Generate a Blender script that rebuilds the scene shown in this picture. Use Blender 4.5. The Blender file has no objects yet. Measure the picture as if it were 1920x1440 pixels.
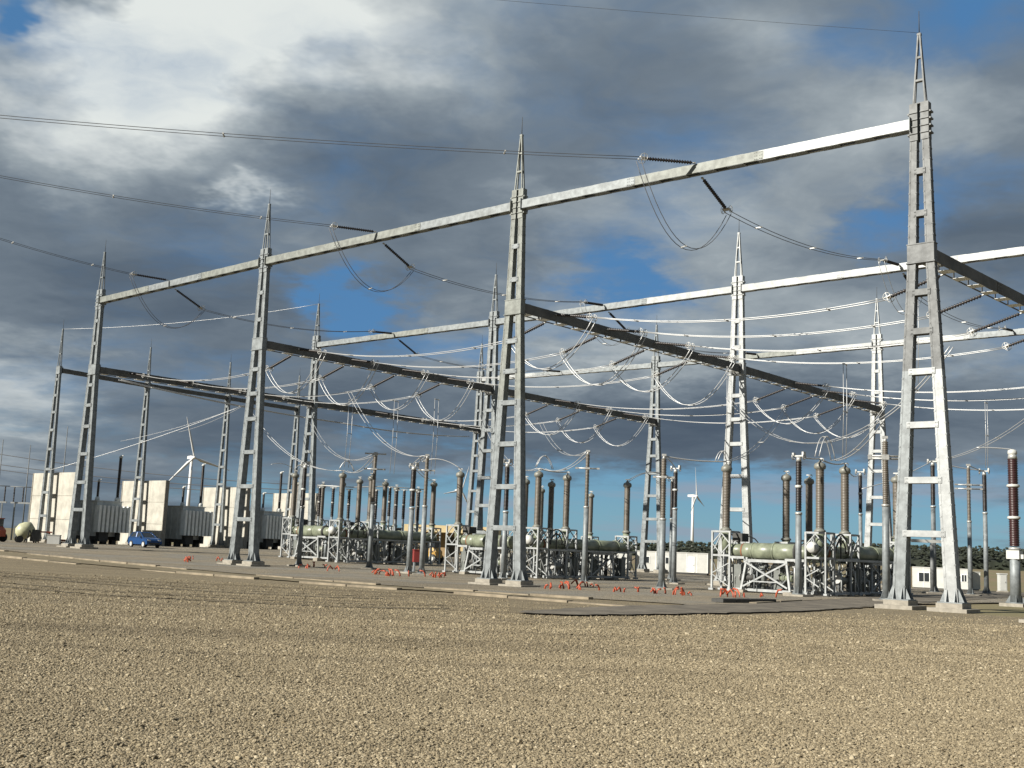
import bpy, math, random
import numpy as np
from mathutils import Vector, Matrix, Quaternion
random.seed(7); rng = np.random.default_rng(11)
SC = bpy.context.scene
COL = SC.collection
# ------------------------------------------------------------------ camera
PITCH, ROLL = 0.1444, 0.0401
fw = Vector((0, math.cos(PITCH), math.sin(PITCH))); r0 = Vector((1, 0, 0)); u0 = r0.cross(fw)
cr, sr = math.cos(ROLL), math.sin(ROLL)
right = r0 * cr + u0 * sr; upv = u0 * cr - r0 * sr
camd = bpy.data.cameras.new('camera'); cam = bpy.data.objects.new('camera', camd); COL.objects.link(cam)
cam.matrix_world = Matrix(((right.x, upv.x, -fw.x, 0), (right.y, upv.y, -fw.y, 0), (right.z, upv.z, -fw.z, 1.7), (0, 0, 0, 1)))
camd.sensor_width = 36; camd.lens = 36 * 2113.2 / 1920; camd.clip_start = 0.1; camd.clip_end = 9000
SC.camera = cam
# ------------------------------------------------------------------ light and sky
SUN_EL = math.radians(29)
SUN_D = Vector((-0.86, -0.51, 0)).normalized() * math.cos(SUN_EL) + Vector((0, 0, math.sin(SUN_EL)))
sl = bpy.data.lights.new('sun', 'SUN'); sl.energy = 5.0; sl.angle = math.radians(0.53); sl.color = (1, 0.945, 0.85)
so = bpy.data.objects.new('sun', sl); COL.objects.link(so)
so.rotation_euler = (-SUN_D).to_track_quat('-Z', 'Y').to_euler()
SC.view_settings.view_transform = 'Standard'; SC.view_settings.look = 'None'
SC.view_settings.exposure = 0.82; SC.view_settings.gamma = 1.0; SC.view_settings.use_curve_mapping = False


class NT:
    """tiny node helper"""
    def __init__(s, tree): s.t = tree; s.n = tree.nodes; s.l = tree.links
    def node(s, typ, **kw):
        n = s.n.new(typ)
        for k, v in kw.items(): setattr(n, k, v)
        return n
    def link(s, a, b): s.l.new(a, b)
    def put(s, sock, v):
        if isinstance(v, bpy.types.NodeSocket): s.link(v, sock)
        else: sock.default_value = v
    def m(s, op, a, b=None, c=None, clamp=False):
        n = s.node('ShaderNodeMath', operation=op, use_clamp=clamp)
        s.put(n.inputs[0], a)
        if b is not None: s.put(n.inputs[1], b)
        if c is not None: s.put(n.inputs[2], c)
        return n.outputs[0]
    def step(s, x, a, b, lo=0.0, hi=1.0):
        n = s.node('ShaderNodeMapRange', interpolation_type='SMOOTHSTEP')
        s.put(n.inputs[0], x); n.inputs[1].default_value = a; n.inputs[2].default_value = b
        n.inputs[3].default_value = lo; n.inputs[4].default_value = hi
        return n.outputs[0]
    def mix(s, f, a, b, blend='MIX'):
        n = s.node('ShaderNodeMix', data_type='RGBA', blend_type=blend)
        s.put(n.inputs[0], f)
        for sock, v in ((n.inputs[6], a), (n.inputs[7], b)):
            if isinstance(v, bpy.types.NodeSocket): s.link(v, sock)
            else: sock.default_value = (*v, 1)
        return n.outputs[2]
    def noise(s, vec, scale, detail=5, rough=0.55, dist=0.0, dim='3D'):
        n = s.node('ShaderNodeTexNoise', noise_dimensions=dim)
        if vec is not None: s.link(vec, n.inputs['Vector'])
        n.inputs['Scale'].default_value = scale; n.inputs['Detail'].default_value = detail
        n.inputs['Roughness'].default_value = rough; n.inputs['Distortion'].default_value = dist
        return n.outputs['Fac']
    def xyz(s, x, y, z):
        n = s.node('ShaderNodeCombineXYZ'); s.put(n.inputs[0], x); s.put(n.inputs[1], y); s.put(n.inputs[2], z)
        return n.outputs[0]


def build_world():
    w = bpy.data.worlds.new('World'); SC.world = w; w.use_nodes = True
    T = NT(w.node_tree); T.n.clear()
    out = T.node('ShaderNodeOutputWorld'); bg = T.node('ShaderNodeBackground')
    sky = T.node('ShaderNodeTexSky', sky_type='NISHITA'); sky.sun_disc = False
    sky.sun_elevation = SUN_EL; sky.sun_rotation = math.atan2(SUN_D.x, SUN_D.y)
    sky.air_density = 1.0; sky.dust_density = 0.6; sky.ozone_density = 2.0
    tc = T.node('ShaderNodeTexCoord'); d = tc.outputs['Generated']
    sp = T.node('ShaderNodeSeparateXYZ'); T.link(d, sp.inputs[0]); X, Y, Z = sp.outputs
    az = T.m('MULTIPLY', T.m('ARCTAN2', X, Y), 180 / math.pi)
    el = T.m('MULTIPLY', T.m('ARCSINE', Z), 180 / math.pi)
    den = T.m('ADD', T.m('MAXIMUM', Z, 0.0), 0.16)
    q = T.xyz(T.m('DIVIDE', X, den), T.m('DIVIDE', Y, den), 0.0)

    warp = T.noise(q, 1.7, 4, 0.6)
    qw = T.node('ShaderNodeVectorMath', operation='ADD'); T.link(q, qw.inputs[0])
    T.link(T.xyz(T.m('MULTIPLY', warp, 0.5), T.m('MULTIPLY', warp, -0.35), 0.0), qw.inputs[1])
    qv = qw.outputs[0]

    rag1 = T.noise(q, 3.1, 5, 0.62); rag2 = T.noise(T.xyz(T.m('DIVIDE', Y, den), T.m('DIVIDE', X, den), 5.0), 3.1, 5, 0.62)
    azr = T.m('ADD', az, T.m('MULTIPLY', T.m('SUBTRACT', rag1, 0.5), 13.0))
    elr = T.m('ADD', el, T.m('MULTIPLY', T.m('MULTIPLY', T.m('SUBTRACT', rag2, 0.5), 8.0), T.step(el, 0.0, 12.0, 0.25, 1.0)))

    def blob(a0, e0, sa, se, amp):
        g = T.m('ADD', T.m('POWER', T.m('DIVIDE', T.m('SUBTRACT', azr, a0), sa), 2), T.m('POWER', T.m('DIVIDE', T.m('SUBTRACT', elr, e0), se), 2))
        return T.m('MULTIPLY', T.m('POWER', 2.718, T.m('MULTIPLY', g, -1)), amp)

    def total(lst, start):
        for b in lst: start = T.m('ADD', start, blob(*b))
        return start
    n_cov = T.noise(qv, 1.5, 8, 0.58)
    n_det = T.noise(qv, 3.2, 8, 0.58)
    n_sh = T.noise(qv, 0.9, 7, 0.55)
    # cover: where cloud stands (added) and where blue shows (taken away)
    cov = T.m('ADD', 0.135, T.m('ADD', T.m('MULTIPLY', n_cov, 0.7), T.m('MULTIPLY', n_det, 0.3)))
    cov = total(COVER, cov)
    mask = T.step(cov, 0.33, 0.66)
    # how bright each cloud is
    sh = T.m('ADD', T.m('MULTIPLY', n_sh, 0.68), T.m('MULTIPLY', n_det, 0.32))
    sh = T.m('ADD', 0.455, T.m('MULTIPLY', T.m('SUBTRACT', sh, 0.5), 1.25))
    sh = total(BRIGHT, sh)
    ramp = T.node('ShaderNodeValToRGB'); T.link(sh, ramp.inputs[0])
    el_ = ramp.color_ramp.elements
    el_[0].position = 0.12; el_[0].color = (0.068, 0.096, 0.138, 1)
    el_[1].position = 1.12; el_[1].color = (0.76, 0.80, 0.78, 1)
    for p, c in ((0.34, (0.110, 0.146, 0.190)), (0.52, (0.182, 0.226, 0.272)), (0.70, (0.325, 0.375, 0.410)), (0.86, (0.54, 0.585, 0.60))):
        e = el_.new(p); e.color = (*c, 1)
    # clear sky: Nishita, deepened
    gn = T.node('ShaderNodeMix', data_type='RGBA', blend_type='MULTIPLY'); gn.inputs[0].default_value = 1
    T.link(sky.outputs[0], gn.inputs[6]); gn.inputs[7].default_value = (0.050, 0.075, 0.100, 1)
    low = T.step(el, -1.0, 8.0)
    blue = T.mix(low, (0.215, 0.43, 0.54), (0.085, 0.225, 0.44))
    blue = T.mix(0.75, gn.outputs[2], blue)
    # thin streaks near the horizon
    st = T.noise(T.xyz(T.m('MULTIPLY', az, 0.09), T.m('MULTIPLY', el, 0.75), 3.1), 1.0, 5, 0.55)
    stm = T.m('MULTIPLY', T.step(st, 0.46, 0.66), T.step(el, 10.0, 3.0))
    blue = T.mix(T.m('MULTIPLY', stm, 0.75), blue, (0.30, 0.35, 0.43))
    fin = T.mix(mask, blue, ramp.outputs[0])
    fin = T.mix(T.step(el, 0.0, -2.0), fin, (0.16, 0.14, 0.10))
    sc = T.node('ShaderNodeVectorMath', operation='SCALE'); T.link(fin, sc.inputs[0]); sc.inputs['Scale'].default_value = 10.0
    T.link(sc.outputs[0], bg.inputs[0]); bg.inputs[1].default_value = 0.057
    T.link(bg.outputs[0], out.inputs[0])


# (azimuth, elevation, half width, half height, amount) in degrees
COVER = [(-8.4, 11.5, 2.6, 1.3, -0.36), (-25.7, 23.3, 1.3, 1.2, -0.32), (23.8, 26.0, 4, 2.2, -0.18), (17, 24, 5, 1.8, -0.15), (6, 14, 2.5, 1.2, -0.24),
         (10, 20, 6, 2, -0.06), (18.4, 16, 3, 1.5, -0.26), (23, 18, 2.5, 2, -0.12), (-2, 10.5, 3, 1.2, -0.14), (14, 2.2, 17, 2.3, -0.46), (-3, 1.2, 9, 1.9, -0.30), (13, 6.6, 14, 1.8, 0.25)]
BRIGHT = [(-17, 25.6, 7.5, 5.0, 0.60), (-20.5, 21.5, 7, 4.5, 0.40), (-7, 26, 8, 3, 0.34), (-22, 18.6, 6, 2.5, 0.18), (-23.5, 26.6, 3, 2, -0.60),
          (-6, 18, 8, 3.6, -0.14), (-14.4, 16.4, 1.5, 0.7, 0.34), (-19, 10.5, 8, 3, -0.07), (-25, 6.2, 4.5, 2.8, 0.34), (7.8, 16.5, 8, 3.2, 0.33),
          (20, 20.5, 6, 3, 0.34), (12.5, 25, 3.2, 1.5, 0.20), (6.5, 10.7, 11, 2.4, 0.32), (20, 11.5, 5, 2, 0.14), (13, 6.6, 11, 2.0, -0.22), (-7, 5, 9, 2.6, -0.10), (2.4, 22.4, 5, 3, -0.05)]
build_world()

# ------------------------------------------------------------------ yard frame and ground heights
ANG = 0.7159
UX, UY = -math.cos(ANG), math.sin(ANG)        # along the rows of masts, away to the left
VX, VY = math.sin(ANG), math.cos(ANG)         # from the first row to the rows behind
OX, OY = 16.76, 43.96
ROTZ = -ANG                                   # local x = towards the right end of a row, local y = to the back


def ut(u, t): return (OX + UX * u + VX * t, OY + UY * u + VY * t)


def gz(x, y):
    dx, dy = np.asarray(x, float) - OX, np.asarray(y, float) - OY
    s = (dx * UX + dy * UY) / 22; t = dx * VX + dy * VY
    p = np.interp(s, [-1, 0, .5, 1, 1.5, 2, 2.5, 3, 3.5, 4, 5, 7], [0, 0, -.12, -.20, -.17, -.06, .13, .40, .50, .45, .30, .25])
    w = np.clip((t + 25) / 20, 0, 1); w = w * w * (3 - 2 * w)
    r = np.clip((t - 45) / 40, 0, 1); r = r * r * (3 - 2 * r)
    h = np.clip((np.asarray(y, float) - 190) / 170, 0, 1)
    return p * w - 1.1 * r + 1.7 * h * h * (3 - 2 * h)


def g(x, y): return float(gz(x, y))


# ------------------------------------------------------------------ materials
MATS = {}


def mat(name, col, rough=0.6, metal=0.0, var=0.12, scale=3.0, bump=0.0, bscale=30.0, streak=0.0, spec=0.5):
    if name in MATS: return MATS[name]
    m = bpy.data.materials.new(name); m.use_nodes = True
    T = NT(m.node_tree); b = T.n['Principled BSDF']
    tc = T.node('ShaderNodeTexCoord'); v = tc.outputs['Object']
    n = T.noise(v, scale, 5, 0.6)
    lo = tuple(c * (1 - var) for c in col); hi = tuple(min(1, c * (1 + var)) for c in col)
    c = T.mix(T.step(n, 0.3, 0.7), lo, hi)
    if streak:
        mp = T.node('ShaderNodeMapping'); T.link(v, mp.inputs[0]); mp.inputs['Scale'].default_value = (9, 9, 0.5)
        s2 = T.noise(mp.outputs[0], 1.0, 4, 0.6)
        c = T.mix(T.m('MULTIPLY', T.step(s2, 0.5, 0.75), streak), c, tuple(x * 0.55 for x in col))
    T.link(c, b.inputs['Base Color'])
    b.inputs['Roughness'].default_value = rough; b.inputs['Metallic'].default_value = metal
    if 'Specular IOR Level' in b.inputs: b.inputs['Specular IOR Level'].default_value = spec
    if bump:
        bn = T.node('ShaderNodeBump'); T.link(T.noise(v, bscale, 4, 0.6), bn.inputs['Height'])
        bn.inputs['Strength'].default_value = bump; bn.inputs['Distance'].default_value = 0.02
        T.link(bn.outputs[0], b.inputs['Normal'])
    MATS[name] = m
    return m


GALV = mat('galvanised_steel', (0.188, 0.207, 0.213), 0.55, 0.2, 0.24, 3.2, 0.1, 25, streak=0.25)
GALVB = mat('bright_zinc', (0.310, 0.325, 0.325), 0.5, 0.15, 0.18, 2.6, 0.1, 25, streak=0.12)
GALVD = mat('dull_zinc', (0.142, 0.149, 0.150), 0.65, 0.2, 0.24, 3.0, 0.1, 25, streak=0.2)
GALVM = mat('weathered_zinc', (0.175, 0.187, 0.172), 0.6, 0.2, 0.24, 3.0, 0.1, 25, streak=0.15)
DARKZ = mat('shaded_zinc', (0.105, 0.106, 0.100), 0.7, 0.15, 0.2, 1.8, streak=0.25)  # zinc with the shade on the crossbeams put into its colour
CONC = mat('footing_concrete', (0.26, 0.24, 0.20), 0.9, 0, 0.18, 4, 0.3, 40)
WALLC = mat('firewall_concrete', (0.385, 0.370, 0.320), 0.9, 0, 0.18, 0.9, 0.2, 30, streak=0.28)
KERBC = mat('kerb_concrete', (0.205, 0.172, 0.122), 0.9, 0, 0.40, 0.7, 0.2, 40)
PORC = mat('brown_porcelain', (0.112, 0.098, 0.079), 0.42, 0, 0.15, 6)
BLACK = mat('black_insulator', (0.020, 0.016, 0.015), 0.4, 0, 0.2, 6)
REDBLK = mat('dark_red_insulator', (0.035, 0.014, 0.014), 0.4, 0, 0.2, 6)
GREEN = mat('pale_green_paint', (0.175, 0.195, 0.138), 0.38, 0, 0.22, 2.5, streak=0.4)
CAPM = mat('grey_cap_paint', (0.175, 0.175, 0.150), 0.5, 0.1, 0.12, 5)
ALU = mat('aluminium_wire', (0.45, 0.46, 0.46), 0.45, 0.5, 0.05, 3)
WIRED = mat('dull_wire', (0.11, 0.115, 0.125), 0.7, 0.2, 0.05, 3)
FITT = mat('fitting_metal', (0.42, 0.42, 0.40), 0.45, 0.4, 0.12, 6)
TRAFO = mat('transformer_grey', (0.56, 0.575, 0.55), 0.55, 0, 0.12, 2, streak=0.2)
RADI = mat('radiator_grey', (0.74, 0.76, 0.73), 0.55, 0, 0.10, 2)
DARK = mat('dark_steel', (0.045, 0.045, 0.042), 0.7, 0, 0.2, 4)
CABG = mat('cabinet_grey', (0.13, 0.14, 0.13), 0.5, 0, 0.12, 3)
WHITE = mat('white_paint', (0.46, 0.465, 0.44), 0.5, 0, 0.06, 2)
TURB = mat('turbine_white', (0.58, 0.58, 0.57), 0.5, 0, 0.03, 1)
ORANGE = mat('orange_plastic', (0.33, 0.062, 0.026), 0.5, 0, 0.15, 5)
RED = mat('red_paint', (0.20, 0.03, 0.026), 0.5, 0, 0.1, 4)
YELLOW = mat('yellow_paint', (0.45, 0.26, 0.05), 0.5, 0, 0.1, 3)
CREAM = mat('cream_cladding', (0.50, 0.40, 0.22), 0.7, 0, 0.08, 2)
TANW = mat('tan_render', (0.30, 0.21, 0.11), 0.85, 0, 0.1, 2)
GLASS = mat('dark_glass', (0.025, 0.03, 0.035), 0.12, 0, 0.1, 2)
BLUE = mat('blue_car_paint', (0.012, 0.055, 0.17), 0.25, 0.2, 0.05, 2)
TYRE = mat('tyre_rubber', (0.025, 0.025, 0.025), 0.85, 0, 0.1, 4)
RUST = mat('rust_brown', (0.20, 0.075, 0.035), 0.7, 0, 0.25, 4)
BARK = mat('bark', (0.09, 0.065, 0.045), 0.9, 0, 0.2, 4)


# ------------------------------------------------------------------ mesh building
class MB:
    def __init__(s): s.v = []; s.f = []; s.sm = []
    def add(s, vs, fs, smooth=False):
        o = len(s.v); s.v += [tuple(p) for p in vs]
        for f in fs: s.f.append(tuple(i + o for i in f)); s.sm.append(smooth)
        return s
    def box(s, c, h, R=None):
        c = Vector(c); vs = []
        for x in (-1, 1):
            for y in (-1, 1):
                for z in (-1, 1):
                    p = Vector((x * h[0], y * h[1], z * h[2]))
                    vs.append(c + (R @ p if R else p))
        return s.add(vs, [(0, 1, 3, 2), (4, 6, 7, 5), (0, 4, 5, 1), (2, 3, 7, 6), (0, 2, 6, 4), (1, 5, 7, 3)])
    def bar(s, p0, p1, w, h, up=(0, 0, 1)):
        p0, p1 = Vector(p0), Vector(p1); d = (p1 - p0)
        L = d.length; d = d.normalized(); up = Vector(up)
        if abs(d.dot(up)) > 0.98: up = Vector((0, 1, 0))
        x = d.cross(up).normalized(); z = x.cross(d)
        R = Matrix((x, d, z)).transposed()
        return s.box((p0 + p1) / 2, (w / 2, L / 2, h / 2), R)
    def cyl(s, p0, p1, r0, r1=None, n=10, caps=True):
        r1 = r0 if r1 is None else r1
        p0, p1 = Vector(p0), Vector(p1); d = (p1 - p0).normalized()
        a = Vector((0, 0, 1)) if abs(d.z) < 0.9 else Vector((1, 0, 0))
        x = d.cross(a).normalized(); y = d.cross(x)
        vs = []
        for p, r in ((p0, r0), (p1, r1)):
            for i in range(n):
                t = 2 * math.pi * i / n; vs.append(p + (x * math.cos(t) + y * math.sin(t)) * r)
        s.add(vs, [(i, i + n, (i + 1) % n + n, (i + 1) % n) for i in range(n)], True)
        if caps: s.add([], [tuple(len(s.v) - 2 * n + i for i in range(n)), tuple(len(s.v) - 1 - i for i in range(n))]) if False else s._caps(n)
        return s
    def _caps(s, n):
        b = len(s.v) - 2 * n
        s.f.append(tuple(b + i for i in range(n))); s.sm.append(False)
        s.f.append(tuple(b + n + n - 1 - i for i in range(n))); s.sm.append(False)
        return s
    def lathe(s, prof, n=12, c=(0, 0, 0), M=None, smooth=True):
        vs = []
        for r, z in prof:
            for i in range(n):
                t = 2 * math.pi * i / n; p = Vector((r * math.cos(t), r * math.sin(t), z))
                if M: p = M @ p
                vs.append(p + Vector(c))
        fs = []
        for k in range(len(prof) - 1):
            for i in range(n):
                j = (i + 1) % n; fs.append((k * n + i, k * n + j, (k + 1) * n + j, (k + 1) * n + i))
        fs.append(tuple(range(n - 1, -1, -1))); fs.append(tuple((len(prof) - 1) * n + i for i in range(n)))
        return s.add(vs, fs, smooth)
    def tube(s, pts, r, n=5, caps=True):
        pts = [Vector(p) for p in pts]; vs = []
        for i, p in enumerate(pts):
            d = (pts[min(i + 1, len(pts) - 1)] - pts[max(i - 1, 0)]).normalized()
            a = Vector((0, 0, 1)) if abs(d.z) < 0.95 else Vector((1, 0, 0))
            x = d.cross(a).normalized(); y = d.cross(x)
            for k in range(n):
                t = 2 * math.pi * k / n; vs.append(p + (x * math.cos(t) + y * math.sin(t)) * r)
        fs = [(i * n + k, i * n + (k + 1) % n, (i + 1) * n + (k + 1) % n, (i + 1) * n + k) for i in range(len(pts) - 1) for k in range(n)]
        if caps: fs += [tuple(range(n - 1, -1, -1)), tuple((len(pts) - 1) * n + k for k in range(n))]
        return s.add(vs, fs, True)
    def torus(s, c, axis, R, r, n=16, m=5):
        axis = Vector(axis).normalized(); a = Vector((0, 0, 1)) if abs(axis.z) < 0.9 else Vector((1, 0, 0))
        x = axis.cross(a).normalized(); y = axis.cross(x); c = Vector(c); vs = []
        for i in range(n):
            t = 2 * math.pi * i / n; e = x * math.cos(t) + y * math.sin(t)
            for k in range(m):
                q = 2 * math.pi * k / m; vs.append(c + e * (R + r * math.cos(q)) + axis * r * math.sin(q))
        return s.add(vs, [(i * m + k, ((i + 1) % n) * m + k, ((i + 1) % n) * m + (k + 1) % m, i * m + (k + 1) % m) for i in range(n) for k in range(m)], True)
    def loft(s, rings, caps=True, smooth=False):
        n = len(rings[0]); vs = [p for r in rings for p in r]
        fs = [(k * n + i, k * n + (i + 1) % n, (k + 1) * n + (i + 1) % n, (k + 1) * n + i) for k in range(len(rings) - 1) for i in range(n)]
        if caps: fs += [tuple(range(n - 1, -1, -1)), tuple((len(rings) - 1) * n + i for i in range(n))]
        return s.add(vs, fs, smooth)
    def mesh(s, name, m):
        me = bpy.data.meshes.new(name); me.from_pydata(s.v, [], s.f); me.materials.append(m)
        me.polygons.foreach_set('use_smooth', s.sm); me.update()
        return me
    def build(s, name, m, parent=None, loc=None, label=None):
        o = bpy.data.objects.new(name, s.mesh(name, m)); COL.objects.link(o)
        if parent: o.parent = parent
        if loc is not None: o.location = loc
        if label: o['label'] = label
        return o


def share(name, me, parent, loc, rot=None):
    o = bpy.data.objects.new(name, me); COL.objects.link(o); o.parent = parent; o.location = loc
    if rot: o.rotation_euler = rot
    return o


LABELS = {}


def tag(o, label, cat, group=None):
    o['label'] = label; o['category'] = cat
    if group: o['group'] = group
    return o


def thing(name, label, cat, loc=(0, 0, 0), rotz=0, group=None):
    o = bpy.data.objects.new(name, None); COL.objects.link(o); o.location = loc; o.rotation_euler = (0, 0, rotz)
    o.empty_display_size = 0.3
    return tag(o, label, cat, group)


def struct(o): o['kind'] = 'structure'; return o


def dup(root, loc, label, rotz=None):
    r = root.copy(); COL.objects.link(r); r.location = loc; r['label'] = label
    if rotz is not None: r.rotation_euler = (0, 0, rotz)
    for ch in [c for c in root.children]:
        c = ch.copy(); COL.objects.link(c); c.parent = r
        for gch in [c2 for c2 in ch.children]:
            d = gch.copy(); COL.objects.link(d); d.parent = c
    return r


# ------------------------------------------------------------------ ground
def track_mask(T, v):
    """wheel tracks with their berm shading painted into the colour, long and narrow, running across the front of the yard"""
    mp = T.node('ShaderNodeMapping'); T.link(v, mp.inputs[0]); mp.inputs['Rotation'].default_value = (0, 0, ANG - 0.16)
    mp.inputs['Scale'].default_value = (0.028, 0.55, 1)
    tr = T.noise(mp.outputs[0], 1.0, 4, 0.55)
    mp2 = T.node('ShaderNodeMapping'); T.link(v, mp2.inputs[0]); mp2.inputs['Rotation'].default_value = (0, 0, ANG + 0.25)
    mp2.inputs['Scale'].default_value = (0.06, 1.1, 1); mp2.inputs['Location'].default_value = (3, 9, 0)
    tr2 = T.noise(mp2.outputs[0], 1.0, 3, 0.5)
    g2 = T.node('ShaderNodeSeparateXYZ'); T.link(v, g2.inputs[0])
    w = T.m('MULTIPLY', T.step(g2.outputs[1], 15, 25), T.step(g2.outputs[0], 9, -3))
    a = T.m('MULTIPLY', T.m('MULTIPLY', T.step(tr, 0.49, 0.62), w), 0.52)
    b = T.m('MULTIPLY', T.m('MULTIPLY', T.step(tr2, 0.56, 0.66), T.step(g2.outputs[1], 11, 18)), 0.28)
    return T.m('MAXIMUM', a, b)


def gravel_material(name, tint, far=False):
    m = bpy.data.materials.new(name); m.use_nodes = True
    T = NT(m.node_tree); b = T.n['Principled BSDF']
    tc = T.node('ShaderNodeTexCoord'); v = tc.outputs['Object']
    vo = T.node('ShaderNodeTexVoronoi'); T.link(v, vo.inputs['Vector']); vo.inputs['Scale'].default_value = 26
    sp = T.node('ShaderNodeSeparateColor'); T.link(vo.outputs['Color'], sp.inputs[0])
    a, c_, d = [tuple(x * k for x in tint) for k in (0.55, 1.0, 1.55)]
    col = T.mix(T.step(sp.outputs[0], 0.0, 0.6), a, c_)
    col = T.mix(T.step(sp.outputs[0], 0.72, 1.0), col, d)
    col = T.mix(T.step(vo.outputs['Distance'], 0.45, 0.8), col, tuple(x * 0.5 for x in tint))
    n = T.noise(v, 0.35, 5, 0.6)
    col = T.mix(T.m('MULTIPLY', T.step(n, 0.35, 0.7), 0.30), col, tuple(x * y for x, y in zip(tint, (0.72, 0.70, 0.66))))
    # wheel tracks: long strips running with the rows, berm shading put into the colour
    if far:                                      # worn ground: grey and tan patches, dark shadows painted in, pale spots
        n2 = T.noise(v, 0.16, 6, 0.65); n3 = T.noise(v, 0.9, 5, 0.7)
        col = T.mix(T.m('MULTIPLY', T.step(n2, 0.42, 0.62), 0.7), col, (0.175, 0.170, 0.150))
        col = T.mix(T.m('MULTIPLY', T.step(n3, 0.52, 0.72), 0.55), col, (0.105, 0.088, 0.062))
        col = T.mix(T.m('MULTIPLY', T.step(n3, 0.45, 0.28), 0.45), col, (0.28, 0.245, 0.180))
    trm = track_mask(T, v)
    col = T.mix(trm, col, tuple(x * y for x, y in zip(tint, (0.40, 0.38, 0.34))))
    T.link(col, b.inputs['Base Color']); b.inputs['Roughness'].default_value = 0.95
    bn = T.node('ShaderNodeBump'); bn.inputs['Strength'].default_value = 0.9; bn.inputs['Distance'].default_value = 0.03
    T.link(T.m('SUBTRACT', 1.0, vo.outputs['Distance']), bn.inputs['Height']); T.link(bn.outputs[0], b.inputs['Normal'])
    return m


def field_material():
    m = bpy.data.materials.new('dry_field'); m.use_nodes = True
    T = NT(m.node_tree); b = T.n['Principled BSDF']
    tc = T.node('ShaderNodeTexCoord'); v = tc.outputs['Object']
    n1 = T.noise(v, 0.05, 6, 0.6); n2 = T.noise(v, 0.9, 5, 0.65)
    c = T.mix(T.step(n1, 0.4, 0.62), (0.185, 0.137, 0.076), (0.15, 0.137, 0.06))
    c = T.mix(T.m('MULTIPLY', T.step(n2, 0.45, 0.7), 0.6), c, (0.105, 0.076, 0.042))
    T.link(c, b.inputs['Base Color']); b.inputs['Roughness'].default_value = 0.95
    return m


TAN = (0.232, 0.187, 0.112)
GRAVEL = gravel_material('brown_gravel', TAN)
PADM = gravel_material('grey_pad_gravel', (0.270, 0.228, 0.160), True)
FIELD = field_material()


def axis(a, b, step, far):
    c = list(np.arange(a, b + .01, step)); s = step; x = b
    while x < far: s *= 1.35; x += s; c.append(x)
    s = step; x = a; pre = []
    while x > -far: s *= 1.35; x -= s; pre.append(x)
    return np.array(pre[::-1] + c)


def grid_mesh(name, xs, ys, z, m, keep=None):
    X, Y = np.meshgrid(xs, ys); Z = z(X, Y)
    nx, ny = len(xs), len(ys)
    vs = np.stack([X.ravel(), Y.ravel(), Z.ravel()], 1)
    i = np.arange(ny - 1)[:, None] * nx + np.arange(nx - 1)[None]
    f = np.stack([i, i + 1, i + nx + 1, i + nx], -1).reshape(-1, 4)
    me = bpy.data.meshes.new(name); me.from_pydata(vs.tolist(), [], f.tolist()); me.materials.append(m)
    me.polygons.foreach_set('use_smooth', [True] * len(f))
    o = bpy.data.objects.new(name, me); COL.objects.link(o)
    return o


struct(grid_mesh('ground', axis(-140, 140, 2, 6000), axis(-10, 200, 2, 6000), lambda x, y: gz(x, y) - 0.06, FIELD))


def strip(name, poly_a, poly_b, dz, m, nsub=24, ncross=10, ragged=0.0):
    """a sheet between two edge lines (lists of points), laid over the ground"""
    def res(poly, n):
        P = np.array(poly, float); L = np.r_[0, np.cumsum(np.hypot(*np.diff(P, axis=0).T))]
        t = np.linspace(0, L[-1], n); return np.stack([np.interp(t, L, P[:, 0]), np.interp(t, L, P[:, 1])], 1)
    A, B = res(poly_a, nsub), res(poly_b, nsub)
    k = np.linspace(0, 1, ncross)[None, :, None]
    if ragged:
        A = A + rng.normal(0, ragged, A.shape); B = B + rng.normal(0, ragged, B.shape)
    P = A[:, None] * (1 - k) + B[:, None] * k
    P = P.reshape(-1, 2); Z = gz(P[:, 0], P[:, 1]) + dz
    i = np.arange(nsub - 1)[:, None] * ncross + np.arange(ncross - 1)[None]
    f = np.stack([i, i + 1, i + ncross + 1, i + ncross], -1).reshape(-1, 4)
    me = bpy.data.meshes.new(name); me.from_pydata(np.c_[P, Z].tolist(), [], f.tolist()); me.materials.append(m)
    me.update()
    if sum(p.normal.z for p in me.polygons) < 0: me.flip_normals()
    o = bpy.data.objects.new(name, me); COL.objects.link(o)
    return struct(o)


# brown gravel yard in front, grey pad under the equipment, access road
strip('gravel_yard', [ut(160, -1), ut(-60, -1)], [ut(160, -75), ut(-60, -75)], -0.03, GRAVEL, 110, 38)
strip('equipment_pad', [ut(115, 48), ut(0, 48)], [ut(115, -8.5), ut(4.4, -8.5)], 0.0, PADM, 58, 30)
ROADM = mat('road_surface', (0.118, 0.102, 0.078), 0.9, 0, 0.38, 0.9, 0.5, 60)
DIRTM = mat('dirt_track', (0.150, 0.122, 0.070), 0.95, 0, 0.25, 1.5, 0.6, 30)
strip('access_road', [(0.6, 31.6), (2.2, 34.6), (4.4, 38.2), (9.0, 43.4), (15.3, 53.4), (20.9, 62.6), (34, 85), (48, 108)],
      [(0.5, 30.6), (2.1, 30.6), (5.7, 33.8), (10.2, 38.6), (15.2, 46.2), (23.0, 57.7), (35, 76), (50, 99)], 0.02, ROADM, 240, 8, .09)
strip('service_track', [ut(75, -9.6), ut(30, -9.6), ut(12, -9.9)], [ut(75, -12.6), ut(30, -12.4), ut(12, -11.6)], 0.015, DIRTM, 300, 5, .10)

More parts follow.
